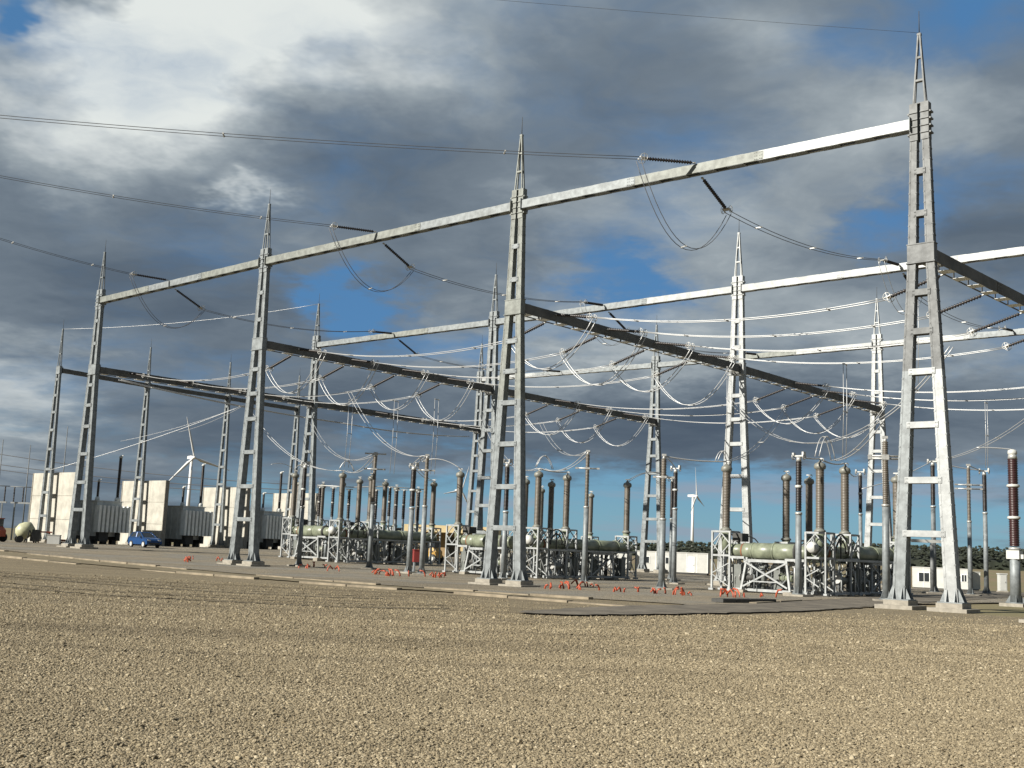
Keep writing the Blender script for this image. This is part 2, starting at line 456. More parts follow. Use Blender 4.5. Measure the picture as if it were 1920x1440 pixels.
# wheel ruts: disturbed gravel, its dark colour includes painted shading of low berms
RUTM = mat('shaded_rut', (0.120, 0.097, 0.058), 0.95, 0, 0.4, 1.2, 0.6, 40)
RUTS = ([(-19, 36.9), (-14.9, 33.9), (-11.5, 31.8), (-8.3, 30.9), (-5.5, 30.4), (-3.4, 30.6), (-1.4, 32.0)],
        [(-23, 46.0), (-18.3, 41.5), (-13.1, 37.9), (-9.1, 36.0), (-5.7, 35.6), (-3.2, 36.6)],
        )
for pts in RUTS:
    for off, wd_ in ((0, .16), (1.7, .10)):
        strip('wheel_rut', [(x, y + off - wd_) for x, y in pts], [(x, y + off + wd_) for x, y in pts], -0.015, RUTM, 220, 3, .09)

# kerbs: two rows of laid kerb stones along the track
KS = MB().box((0, 0, -0.03), (1.46, 0.15, 0.10)).mesh('kerb_stone', KERBC)


def kerb_row(name, pts, skip=()):
    mid = pts[len(pts) // 2]
    root = bpy.data.objects.new(name, MB().box((0, 0, -0.06), (1.4, 0.1, 0.04)).mesh(name, KERBC)); COL.objects.link(root)
    struct(root); root.location = (*mid, g(*mid))
    P = np.array(pts, float); L = np.r_[0, np.cumsum(np.hypot(*np.diff(P, axis=0).T))]
    s = 1.5; k = 0
    while s < L[-1]:
        if k not in skip:
            p = [np.interp(s, L, P[:, j]) for j in (0, 1)]; p2 = [np.interp(s + .1, L, P[:, j]) for j in (0, 1)]
            a = math.atan2(p2[1] - p[1], p2[0] - p[0])
            z = g(*p); zz = g(p[0] + math.cos(a), p[1] + math.sin(a))
            share('kerb_stone', KS, root, (p[0] - mid[0], p[1] - mid[1], z - g(*mid) + random.uniform(-.055, .012)), (0, -math.atan2(zz - z, 1.0), a + random.uniform(-.01, .01)))
        s += 3.0; k += 1


kerb_row('inner_kerb', [ut(82, -9), ut(30, -8.8), ut(10, -8.9)], skip=(5, 8, 15, 16, 20))
kerb_row('outer_kerb', [ut(80, -13.2), ut(40, -13.0), ut(14, -12.2), ut(4.4, -13.1)], skip=(2, 6, 7, 9, 13, 14, 18, 21))
kerb_row('road_kerb', [(9.6, 44.2), (15.0, 53.0), (20.4, 62.0)])


# loose stones of the gravel yard, each real, scattered over the nearer part
def stones():
    def zone(y0, y1, dens, margin):
        a0, a1 = 0.47 * y0 + margin, 0.47 * y1 + margin
        n = int(dens * (a0 + a1) * (y1 - y0))
        y = rng.uniform(y0, y1, n * 2); h = 0.47 * y + margin
        x = rng.uniform(-a1, a1, n * 2); k = np.abs(x) < h
        x, y = x[k][:n], y[k][:n]
        return x, y
    zs = [zone(7.0, 10, 2700, 1.2), zone(10, 14, 2200, 1.2), zone(14, 19, 1250, 1.2), zone(19, 27, 560, 1.2), zone(27, 35, 170, 1.0), zone(35, 46, 60, 1.0)]
    x = np.concatenate([q[0] for q in zs]); y = np.concatenate([q[1] for q in zs])
    t = (x - OX) * VX + (y - OY) * VY; u = (x - OX) * UX + (y - OY) * UY
    road = np.interp(x, [0.4, 2.1, 5.7, 10.2], [30.4, 30.6, 33.8, 38.6])
    k = (((t < -14) | ((t < -1) & (u < 1.0))) & ~((x > 0.2) & (y > road - rng.exponential(.5, len(x)) + .6) & (rng.uniform(0, 1, len(x)) > .12))); x, y = x[k], y[k]
    n = len(x); r = np.clip(rng.lognormal(math.log(0.0096), 0.33, n), 0.005, 0.030)
    r = r * np.interp(y, [12, 30], [1.0, 1.55])
    z = gz(x, y) - 0.03 + r * rng.uniform(-0.15, 0.5, n)
    me = bpy.data.meshes.new('loose_gravel'); me.vertices.add(n)
    me.vertices.foreach_set('co', np.stack([x, y, z], 1).ravel())
    a = me.attributes.new('size', 'FLOAT', 'POINT'); a.data.foreach_set('value', r)
    o = bpy.data.objects.new('loose_gravel', me); COL.objects.link(o); o['kind'] = 'stuff'
    m = bpy.data.materials.new('stone'); m.use_nodes = True; T = NT(m.node_tree); b = T.n['Principled BSDF']
    oi = T.node('ShaderNodeObjectInfo'); rp = T.node('ShaderNodeValToRGB'); T.link(oi.outputs['Random'], rp.inputs[0])
    e = rp.color_ramp.elements; e[0].color = (0.140, 0.113, 0.070, 1); e[1].color = (0.46, 0.395, 0.275, 1); e[1].position = 1.0
    for p, c in ((0.3, (0.212, 0.173, 0.108)), (0.6, (0.258, 0.212, 0.135)), (0.88, (0.310, 0.257, 0.162))):
        q = e.new(p); q.color = (*c, 1)
    gp = T.node('ShaderNodeNewGeometry'); wp = gp.outputs['Position']
    col = T.mix(T.m('MULTIPLY', T.step(T.noise(wp, 0.35, 5, 0.6), 0.35, 0.7), 0.30), rp.outputs[0], (0.155, 0.124, 0.074))
    T.link(T.mix(track_mask(T, wp), col, (0.070, 0.055, 0.033)), b.inputs['Base Color'])
    b.inputs['Roughness'].default_value = 0.85
    ng = bpy.data.node_groups.new('scatter_stones', 'GeometryNodeTree')
    ng.interface.new_socket('Geometry', in_out='INPUT', socket_type='NodeSocketGeometry')
    ng.interface.new_socket('Geometry', in_out='OUTPUT', socket_type='NodeSocketGeometry')
    N = ng.nodes; L = ng.links; gi = N.new('NodeGroupInput'); go = N.new('NodeGroupOutput')
    join = N.new('GeometryNodeGeometryToInstance')
    for k in range(3):
        ico = N.new('GeometryNodeMeshIcoSphere'); ico.inputs['Radius'].default_value = 1; ico.inputs['Subdivisions'].default_value = 1 if k else 2
        sp = N.new('GeometryNodeSetPosition'); nz = N.new('ShaderNodeTexNoise'); nz.inputs['Scale'].default_value = 1.1
        pos = N.new('GeometryNodeInputPosition'); ad = N.new('ShaderNodeVectorMath'); ad.operation = 'ADD'; ad.inputs[1].default_value = (k * 7.3, 1.0, k)
        L.new(pos.outputs[0], ad.inputs[0]); L.new(ad.outputs[0], nz.inputs['Vector'])
        sb = N.new('ShaderNodeVectorMath'); sb.operation = 'SUBTRACT'; sb.inputs[1].default_value = (0.5, 0.5, 0.5); L.new(nz.outputs['Color'], sb.inputs[0])
        ml = N.new('ShaderNodeVectorMath'); ml.operation = 'SCALE'; ml.inputs['Scale'].default_value = 1.3; L.new(sb.outputs[0], ml.inputs[0])
        L.new(ico.outputs[0], sp.inputs[0]); L.new(ml.outputs[0], sp.inputs['Offset'])
        tr = N.new('GeometryNodeTransform'); tr.inputs['Scale'].default_value = (1.25, 0.95, 0.55); L.new(sp.outputs[0], tr.inputs[0])
        sm = N.new('GeometryNodeSetMaterial'); sm.inputs['Material'].default_value = m; L.new(tr.outputs[0], sm.inputs[0])
        L.new(sm.outputs[0], join.inputs[0])
    ip = N.new('GeometryNodeInstanceOnPoints'); L.new(gi.outputs[0], ip.inputs['Points']); L.new(join.outputs[0], ip.inputs['Instance'])
    ip.inputs['Pick Instance'].default_value = True
    na = N.new('GeometryNodeInputNamedAttribute'); na.data_type = 'FLOAT'; na.inputs[0].default_value = 'size'
    L.new(na.outputs[0], ip.inputs['Scale'])
    rv = N.new('FunctionNodeRandomValue'); rv.data_type = 'FLOAT_VECTOR'; rv.inputs[0].default_value = (-0.6, -0.6, 0); rv.inputs[1].default_value = (0.6, 0.6, 6.283)
    L.new(rv.outputs[0], ip.inputs['Rotation'])
    L.new(ip.outputs[0], go.inputs[0])
    md = o.modifiers.new('scatter', 'NODES'); md.node_group = ng


stones()


# far wood and hill
def far_wood():
    mb = MB(); t = []
    ph = (1 + 5 ** .5) / 2
    icov = [Vector(p).normalized() for p in ((-1, ph, 0), (1, ph, 0), (-1, -ph, 0), (1, -ph, 0), (0, -1, ph), (0, 1, ph), (0, -1, -ph), (0, 1, -ph), (ph, 0, -1), (ph, 0, 1), (-ph, 0, -1), (-ph, 0, 1))]
    icof = [(0, 11, 5), (0, 5, 1), (0, 1, 7), (0, 7, 10), (0, 10, 11), (1, 5, 9), (5, 11, 4), (11, 10, 2), (10, 7, 6), (7, 1, 8), (3, 9, 4), (3, 4, 2), (3, 2, 6), (3, 6, 8), (3, 8, 9), (4, 9, 5), (2, 4, 11), (6, 2, 10), (8, 6, 7), (9, 8, 1)]
    R = random.Random(5)
    for i in range(12000):
        x = R.uniform(10, 330); y = 372 + R.uniform(0, 40)
        top = np.interp(x, [10, 40, 60, 90, 120, 150, 250, 330], [3.0, 4.2, 4.9, 5.3, 6.9, 7.4, 8.0, 7.4]) + (y - 372) * 0.035
        rr = R.uniform(0.30, 0.80)
        z = R.uniform(-1.0, 1.0) ** 1 * (top + 1) / 2 + (top - 1) / 2 + R.uniform(-.3, .5)
        c = Vector((x, y, z))
        mb.add([c + Vector((p.x * rr * R.uniform(.7, 1.3), p.y * rr, p.z * rr * R.uniform(.5, .9))) for p in icov], icof)
    xs = np.linspace(0, 345, 70); rid = np.interp(xs, [10, 40, 60, 90, 120, 150, 250, 330], [2.7, 3.9, 4.6, 5.0, 6.6, 7.1, 7.7, 7.0])
    mb.loft([[(x, 374, -2), (x, 376 + R.uniform(-1, 1), h * .62 - .8 + R.uniform(-.4, .4)), (x, 392, h + R.uniform(-.5, .2)), (x, 416, h), (x, 416, -2)] for x, h in zip(xs, rid)])
    o = mb.build('far_wood', WOOD); o['kind'] = 'stuff'


def leaf_mat(name, col):
    m = bpy.data.materials.new(name); m.use_nodes = True; T = NT(m.node_tree); b = T.n['Principled BSDF']
    tc = T.node('ShaderNodeTexCoord'); n = T.noise(tc.outputs['Object'], 0.35, 5, 0.65)
    T.link(T.mix(T.step(n, 0.35, 0.65), tuple(c * .75 for c in col), tuple(c * 1.25 for c in col)), b.inputs['Base Color'])
    b.inputs['Roughness'].default_value = 0.9
    return m


WOOD = leaf_mat('dark_scrub_leaves', (0.020, 0.026, 0.015))
far_wood()

# ------------------------------------------------------------------ gantry masts
RAD = 22.0


def make_mast(label, mats, sec, capz, tip, base_half, sec_half, top_half, rungs, w0, w1, loc, cap=True):
    """portal mast of two tapered built-up legs joined by rungs; local x along the row"""
    lm, um, rm = mats
    root = thing('gantry_mast', label, 'gantry mast', loc, ROTZ, 'lattice masts carrying the beams')
    hs = lambda z: np.interp(z, [0, sec, capz], [base_half, sec_half, top_half])
    wd = lambda z: np.interp(z, [0, capz], [w0, w1])
    dp = lambda z: wd(z) * 0.95

    def leg_mesh(sx, z0, z1):
        mb = MB(); zs = [z0] + ([sec] if z0 < sec < z1 else []) + [z1]
        rings = []
        for z in zs:
            c, w, d = sx * hs(z), wd(z) / 2 - 0.012, dp(z) / 2 - 0.012
            rings.append([(c - w, -d, z), (c + w, -d, z), (c + w, d, z), (c - w, d, z)])
        mb.loft(rings)
        for ex in (-1, 1):                       # corner angles stand proud of the faces
            for ey in (-1, 1):
                for fl in (0, 1):
                    rr = []
                    for z in zs:
                        c, w, d = sx * hs(z), wd(z) / 2, dp(z) / 2
                        aw = wd(z) * 0.2
                        x0, x1 = (c + ex * w, c + ex * (w - (aw if fl == 0 else 0.014)))
                        y0, y1 = (ey * d, ey * (d - (0.014 if fl == 0 else aw)))
                        if fl == 1: y0 = ey * (d - 0.0005)
                        xa, xb = min(x0, x1), max(x0, x1); ya, yb = min(y0, y1), max(y0, y1)
                        rr.append([(xa, ya, z), (xb, ya, z), (xb, yb, z), (xa, yb, z)])
                    mb.loft(rr)
        z = z0 + 0.5
        while z < z1 - 0.2:                      # bolt heads
            c, w, d = sx * hs(z), wd(z) / 2, dp(z) / 2
            for e in (-1, 1):
                mb.box((c + w, e * d * 0.82, z), (0.016, 0.022, 0.03)); mb.box((c - w, e * d * 0.82, z), (0.016, 0.022, 0.03))
                mb.box((c + e * w * 0.82, -d, z), (0.022, 0.014, 0.03))
            z += 0.46
        return mb
    split = sec * 0.66
    for sx in (-1, 1):
        lower = leg_mesh(sx, 0.32, split).build('leg', lm[0 if sx < 0 else 1], root)
        leg_mesh(sx, split, capz - 0.02).build('upper_section', um, lower)
        b = MB(); c = sx * hs(0.3)
        b.box((c, 0, 0.305), (w0 * .95, w0 * .85, 0.018))
        for ex in (-1, 1):
            for off in (-.16, .16):
                b.loft([[(c + ex * w0 * .5, off, .33), (c + ex * w0 * .93, off, .33), (c + ex * w0 * .5, off, .85)],
                        [(c + ex * w0 * .5, off + .02, .33), (c + ex * w0 * .93, off + .02, .33), (c + ex * w0 * .5, off + .02, .85)]])
                b.loft([[(c + off, ex * w0 * .48, .33), (c + off, ex * w0 * .83, .33), (c + off, ex * w0 * .48, .8)],
                        [(c + off + .02, ex * w0 * .48, .33), (c + off + .02, ex * w0 * .83, .33), (c + off + .02, ex * w0 * .48, .8)]])
        b.build('base_plate', lm[0], root)
        f = MB().box((c, 0, 0.19), (w0 * 1.0, w0 * 1.0, 0.095))
        f.box((c, 0, -0.20), (w0 * 1.5, w0 * 1.5, 0.295))
        f.build('footing', CONC, root)
    for z in rungs:
        a = hs(z) - wd(z) / 2 + 0.004
        if a < 0.03: continue
        gb = MB().box((0, 0, z), (a, dp(z) * .40, 0.10)).box((0, -dp(z) * .5 - .013, z), (a + wd(z) * .33, .011, .125)).box((0, dp(z) * .5 + .013, z), (a + wd(z) * .33, .011, .125))
        for ex in (-1, 1):
            for bz in (-.07, .07):
                for bx in (.06, .2): gb.box((ex * (a + wd(z) * bx), -dp(z) * .5 - .034, z + bz), (.019, .011, .019))
        gb.build('rung', rm if z > split else lm[1], root)
    a = hs(sec) + wd(sec) / 2 + 0.02
    MB().box((0, 0, sec), (a, dp(sec) / 2 + .02, 0.36)).box((0, 0, sec - .40), (a + .04, dp(sec) / 2 + .06, .025)).box((0, 0, sec + .38), (a + .02, dp(sec) / 2 + .04, .02)).build('joint_plate', um, root)
    if cap:
        k = MB(); zc = (capz + sec + 5.0) / 2 if False else capz - 0.8
        for sx in (-1, 1):
            cx = sx * (top_half + 0.01)
            for ey in (-1, 1): k.box((cx, ey * (dp(capz) / 2 + .022), zc), (wd(capz) * .60, .012, .80))
            k.box((sx * (top_half + wd(capz) * .62), 0, zc), (.012, dp(capz) / 2 + .03, .80))
            for j in range(4):
                k.box((sx * (top_half + wd(capz) * .62 + .05), 0, zc - .52 + .3 * j), (.05, dp(capz) * .62, .035))
                k.box((cx, -dp(capz) / 2 - .05, zc - .5 + .3 * j), (wd(capz) * .66, .028, .022))
        k.box((0, 0, capz), (top_half + wd(capz) * .6, dp(capz) * .55, .02))
        k.build('cap_plate', um, root)
    s = MB(); h0 = top_half + wd(capz) * .1; d0 = dp(capz) * .36
    for sx in (-1, 1):
        for ey in (-1, 1): s.bar((sx * h0, ey * d0, capz), (sx * .035, ey * .03, tip), .06, .06)
    n = 3
    for j in range(1, n):
        f = j / n; s.box((0, 0, capz + (tip - capz) * f), (h0 * (1 - f) + .04 * f, d0 * (1 - f) + .03, .045))
    s.box((0, 0, tip), (.08, .07, .05))
    s.build('spire', um, root)
    MB().cyl((0, 0, tip), (0, 0, tip + 1.05), .022, .012, 6).build('lightning_rod', DARK, root)
    return root


RUNGS = [2.9, 5.0, 7.2, 9.35, 11.0, 12.6, 15.9, 17.7]
A = {1: (16.48, 44.58), 2: (-0.01, 58.10), 3: (-16.61, 72.64), 4: (-32.80, 87.49)}
B = {1: (31.75, 60.50), 2: (15.15, 74.96), 3: (-1.65, 89.79), 4: (-18.46, 104.03)}
C = {1: (46.90, 78.20), 2: (30.45, 92.83), 3: (13.84, 107.62), 4: (-3.46, 121.65)}
D = [(-45.6, 112.3), (-39.6, 121.6), (-32.9, 130.0), (-26.4, 138.6)]


def at3(p, dz=0.0): return (p[0], p[1], g(*p) + dz)


def big(label, p, mats, std=None):
    zs = g(*p)   # beams are level, so a mast on lower ground is that much taller
    return make_mast(label, mats, 14.23 - zs, 20.62 - zs, 23.67 - zs, 1.05, .36, .22, RUNGS, .50, .27, at3(p))


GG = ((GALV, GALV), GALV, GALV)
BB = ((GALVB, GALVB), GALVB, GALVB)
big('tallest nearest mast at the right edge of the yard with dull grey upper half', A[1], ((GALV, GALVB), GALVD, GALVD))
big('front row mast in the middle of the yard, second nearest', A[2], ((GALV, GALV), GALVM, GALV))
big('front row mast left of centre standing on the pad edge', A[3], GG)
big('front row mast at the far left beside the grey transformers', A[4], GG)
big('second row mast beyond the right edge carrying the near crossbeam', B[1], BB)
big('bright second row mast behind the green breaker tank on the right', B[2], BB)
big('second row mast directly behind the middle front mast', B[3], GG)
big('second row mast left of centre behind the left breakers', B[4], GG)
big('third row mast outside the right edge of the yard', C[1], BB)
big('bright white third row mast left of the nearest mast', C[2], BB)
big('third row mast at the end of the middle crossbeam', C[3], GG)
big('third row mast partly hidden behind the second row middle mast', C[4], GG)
for (p, lb) in zip(D, ('slim mast straddling the leftmost pale firewall', 'slim mast over the second firewall from the left',
                       'slim mast over the third firewall, behind the blue car', 'slim mast over the fourth firewall near the left breakers')):
    z = g(*p)
    make_mast(lb, GG, 17.6 - z, 18.0 - z, 21.78 - z, .85, .24, .22, [2.6, 4.9, 7.2, 9.2, 11.1, 12.9, 14.6, 16.2], .36, .22, at3(p), cap=False)

# ------------------------------------------------------------------ beams
BATT = {}


def make_beam(label, p, q, z, seg_m, h=0.43, w=0.46, gap=0.36, zq=None, batt_m=None, slot=False, group='horizontal beams between masts'):
    p, q = Vector((*p, z)), Vector((*q, z if zq is None else zq)); d = q - p; L = d.length - 2 * gap
    root = thing('gantry_beam', label, 'gantry beam', (p + q) / 2, math.atan2(d.y, d.x), group)
    root.rotation_euler = (0, -math.asin(d.z / d.length), math.atan2(d.y, d.x))
    n = len(seg_m)
    for k, m in enumerate(seg_m):
        x0, x1 = -L / 2 + L * k / n, -L / 2 + L * (k + 1) / n
        for e in (-1, 1):
            mb = MB().box(((x0 + x1) / 2, e * w / 2, 0), ((x1 - x0) / 2 - .004, .012, h / 2))
            fl = .02 if slot else .053
            for f in (-1, 1): mb.box(((x0 + x1) / 2, e * (w / 2 - .013 - fl), f * (h / 2 - .009)), ((x1 - x0) / 2 - .004, fl, .009))
            pl = mb.build('side_plate', m, root) if not (slot and e == 1) else None
            if pl and k < n - 1:
                s = MB().box((x1, e * (w / 2 + .022), 0), (.24, .009, h / 2 - .03))
                for bx in (-.17, -.08, .08, .17):
                    for bz in (-.15, 0, .15): s.box((x1 + bx, e * (w / 2 + .038), bz), (.017, .012, .017))
                s.build('splice_plate', m, pl)
    key = (w, batt_m)
    bm_ = batt_m or seg_m[0]
    if (w, bm_.name) not in BATT: BATT[(w, bm_.name)] = MB().box((0, 0, 0), (.42, w / 2 - .001, .007)).mesh('batten', bm_)
    me = BATT[(w, bm_.name)]
    nb = int(L / 1.45)
    if slot:                                     # the far side is open between its upright plates
        for f in (-1, 1): MB().box((0, w / 2, f * (h / 2 - .03)), (L / 2 - .004, .012, .03)).box((0, w / 2 - .033, f * (h / 2 - .009)), (L / 2 - .004, .02, .009)).build('chord', bm_, root)
        for k in range(nb): share('side_batten', SIDE_B, root, (-L / 2 + .5 + (L - 1.0) * k / (nb - 1), w / 2 + .013, 0))
    for k in range(nb):
        xx = -L / 2 + .5 + (L - 1.0) * k / (nb - 1)
        for f in (-1, 1): share('batten', (NARROW_B if f == 1 else MID_B) if slot else me, root, (xx, 0, f * (h / 2 + .008)))
    for e in (-1, 1):
        MB().box((e * (L / 2 + .012), 0, 0), (.011, w / 2 + .10, h / 2 + .10)).build('end_plate', bm_, root)
    return root


ZT, ZS = 19.73, 14.23
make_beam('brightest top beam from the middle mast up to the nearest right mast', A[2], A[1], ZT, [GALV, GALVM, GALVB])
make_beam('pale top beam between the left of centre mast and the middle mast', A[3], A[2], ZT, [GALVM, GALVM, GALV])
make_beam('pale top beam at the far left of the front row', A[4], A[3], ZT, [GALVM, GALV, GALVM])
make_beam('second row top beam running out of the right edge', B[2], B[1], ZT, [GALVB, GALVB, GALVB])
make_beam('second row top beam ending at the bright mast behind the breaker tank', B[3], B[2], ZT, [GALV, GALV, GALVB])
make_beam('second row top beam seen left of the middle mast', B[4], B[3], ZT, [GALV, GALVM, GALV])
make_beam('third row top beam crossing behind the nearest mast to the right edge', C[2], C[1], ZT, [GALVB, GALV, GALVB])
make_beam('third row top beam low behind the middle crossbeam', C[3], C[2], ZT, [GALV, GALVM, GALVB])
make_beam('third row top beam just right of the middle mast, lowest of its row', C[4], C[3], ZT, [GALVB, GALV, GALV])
MID_B = MB().box((0, 0, 0), (.30, .309, .007)).mesh('batten', mat('gap_glare_zinc', (0.66, 0.67, 0.65), 0.6, 0.05, 0.1, 3))  # battens coloured bright to stand in for sky light through the openings
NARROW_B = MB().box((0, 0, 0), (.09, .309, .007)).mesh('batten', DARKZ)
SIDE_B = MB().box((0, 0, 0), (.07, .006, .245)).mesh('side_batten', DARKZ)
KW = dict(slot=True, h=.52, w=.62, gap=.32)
make_beam('dark crossbeam with battens coloured like bright gaps at the right edge seen from below', A[1], B[1], ZS, [DARKZ] * 3, **KW)
make_beam('dark crossbeam with battens coloured like bright gaps from the middle mast, near half', A[2], B[2], ZS, [DARKZ] * 3, **KW)
make_beam('dark crossbeam with battens coloured like bright gaps ending at the white third row mast', B[2], C[2], ZS, [DARKZ] * 3, **KW)
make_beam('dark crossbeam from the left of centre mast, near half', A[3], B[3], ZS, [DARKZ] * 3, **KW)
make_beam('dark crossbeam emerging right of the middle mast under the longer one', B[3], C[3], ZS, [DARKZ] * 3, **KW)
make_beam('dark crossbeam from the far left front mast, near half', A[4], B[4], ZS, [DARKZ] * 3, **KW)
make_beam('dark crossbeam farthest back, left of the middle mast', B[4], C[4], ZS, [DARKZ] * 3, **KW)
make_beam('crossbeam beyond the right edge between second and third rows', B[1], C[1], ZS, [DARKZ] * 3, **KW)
for i, lb in enumerate(('thin dark beam between the two leftmost slim firewall masts', 'thin dark beam between second and third slim firewall masts', 'thin dark beam between the last two slim firewall masts')):
    make_beam(lb, D[i], D[i + 1], 17.6, [DARKZ] * 2, h=.4, w=.4, gap=.25)

# ------------------------------------------------------------------ insulator strings, conductors
ISL = 2.75


def insulator_meshes():
    pr = [(.03, .15)]
    n = 17
    for k in range(n):
        z = .2 + (ISL - .55) * k / n; dz = (ISL - .55) / n
        pr += [(.05, z), (.10, z + dz * .35), (.05, z + dz * .75)]
    pr += [(.03, ISL - .33)]
    ins = MB().lathe(pr, 8).mesh('insulator', BLACK)
    fit = MB().cyl((0, 0, 0), (0, 0, .17), .035, .03, 6).box((0, 0, .06), (.06, .02, .06)).mesh('shackle', FITT)
    yoke = MB().box((0, 0, ISL - .25), (.20, .018, .10)).cyl((-.17, 0, ISL - .2), (-.17, 0, ISL), .03, .03, 6).cyl((.17, 0, ISL - .2), (.17, 0, ISL), .03, .03, 6).mesh('yoke', FITT)
    ring = MB().torus((0, 0, 0), (1, 0, 0), .17, .014, 14, 5).bar((0, -.2, 0), (0, .2, 0), .02, .02).mesh('grading_ring', FITT)
    return ins, fit, yoke, ring


IM = insulator_meshes()


def string(p, d, label, group):
    p = Vector(p); d = Vector(d).normalized()
    x = d.cross(Vector((0, 0, 1))).normalized(); y = d.cross(x)
    R = Matrix((x, y, d)).transposed().to_4x4()
    r = thing('insulator_string', label, 'insulator', p, 0, group)
    r.rotation_mode = 'QUATERNION'; r.rotation_quaternion = R.to_quaternion()
    share('insulator', IM[0], r, (0, 0, 0)); share('shackle', IM[1], r, (0, 0, 0)); share('yoke', IM[2], r, (0, 0, 0))
    for e in (-1, 1): share('grading_ring', IM[3], r, (.22 * e, 0, ISL - .22))
    return p + d * ISL


def sagline(p, q, sag, n=18):
    p, q = Vector(p), Vector(q)
    return [p.lerp(q, k / n) - Vector((0, 0, 4 * sag * (k / n) * (1 - k / n))) for k in range(n + 1)]


def conductor(pts, label, group, r=.019, sep=.32, m=None, name='twin_conductor', cat='conductor', spacers=3, nn=5):
    m = m or ALU
    pts = [Vector(p) for p in pts]; o = pts[len(pts) // 2]
    root = thing(name, label, cat, o, 0, group)
    d = pts[-1] - pts[0]; dh = Vector((d.x, d.y, 0))
    side = Vector((-dh.y, dh.x, 0)).normalized() if dh.length > .3 else Vector((VX, VY, 0))
    if sep == 0:
        MB().tube([p - o for p in pts], r, nn).build('strand', m, root); return root
    for e in (-1, 1): MB().tube([p - o + side * e * sep / 2 for p in pts], r, nn).build('strand', m, root)
    for k in range(spacers):
        p = pts[int((k + .5) / spacers * (len(pts) - 1))] - o
        MB().bar(p - side * sep / 2, p + side * sep / 2, .05, .05).box(p - side * sep / 2, (.035, .035, .035)).box(p + side * sep / 2, (.035, .035, .035)).build('spacer', FITT, root)
    return root


def lerp2(a, b, k): return (a[0] + (b[0] - a[0]) * k, a[1] + (b[1] - a[1]) * k)


GI = 'insulator strings hung from the beams'; GC = 'twin conductors strung between beams'; GJ = 'slack jumper loops under the beams'
Vv = Vector((VX, VY, 0)); Uv = Vector((UX, UY, 0))
BN = ('right bay', 'middle bay', 'left bay')
# line entries on the front row and the phase going on to the second row
far_l = [((-22.67, 46.83, 19.53), 1.3), ((-27.82, 58.18, 20.51), 1.3), ((-34.76, 73.62, 21.32), 1.6)]
for k, (a, b, c, d, f, f2) in enumerate(((A[2], A[1], B[2], B[1], .5105, .5136), (A[3], A[2], B[3], B[2], .5046, .5033), (A[4], A[3], B[4], B[3], .477, .4825))):
    bay = BN[k]
    p = Vector((*lerp2(a, b, f), ZT + .12)); e = Vector(far_l[k][0]); dd = (e - p)
    far = p + dd * far_l[k][1]
    s0 = string(p - Vv * .3 + Vector((0, 0, .12)), (dd.x, dd.y, -.01), f'insulator string lying over the front top beam, {bay}', GI)
    conductor(sagline(s0, far, .35), f'incoming twin line from the left edge to the front top beam, {bay}', 'incoming overhead lines', .016, .36, WIRED)
    p1 = p + Vv * .3 - Vector((0, 0, .42)); tgt = Vector((*lerp2(c, d, f2), ZT + .1)) - Vv * .3
    s1 = string(p1, (VX, VY, -.42), f'insulator string slanting down behind the front top beam, {bay}', GI)
    s2 = string(tgt, (-VX, -VY, -.10), f'insulator string arriving at the second row top beam, {bay}', GI)
    conductor(sagline(s1, s2, .55), f'dark twin line from front row to second row top beam, {bay}', GC, .019, .34, WIRED)
    conductor(sagline(s0 - Vector((0, 0, .1)), s1 - Vector((0, 0, .1)), 2.9 if k == 0 else 2.4), f'hanging jumper loop under the front top beam, {bay}', GJ, .019, .36, WIRED, 'jumper_loop', 'jumper', 1)
    p3 = Vector((*lerp2(c, d, f2), ZT - .3)) + Vv * .3
    s3 = string(p3, (VX, VY, -.42), f'insulator string slanting down behind the second row top beam, {bay}', GI)
    cc, cd = (C[2], C[1]) if k == 0 else ((C[3], C[2]) if k == 1 else (C[4], C[3]))
    tg = Vector((*lerp2(cc, cd, .5), ZT + .1)) - Vv * .3
    s4 = string(tg, (-VX, -VY, -.10), f'insulator string arriving at the third row top beam, {bay}', GI)
    conductor(sagline(s3, s4, .55), f'dark twin line from second row to third row top beam, {bay}', GC, .019, .34, WIRED)
    if k < 2:
        conductor(sagline(s2 - Vector((0, 0, .1)), s3 - Vector((0, 0, .1)), 1.9), f'hanging jumper loop under the second row top beam, {bay}', GJ, .016, .36, ALU, 'jumper_loop', 'jumper', 1)

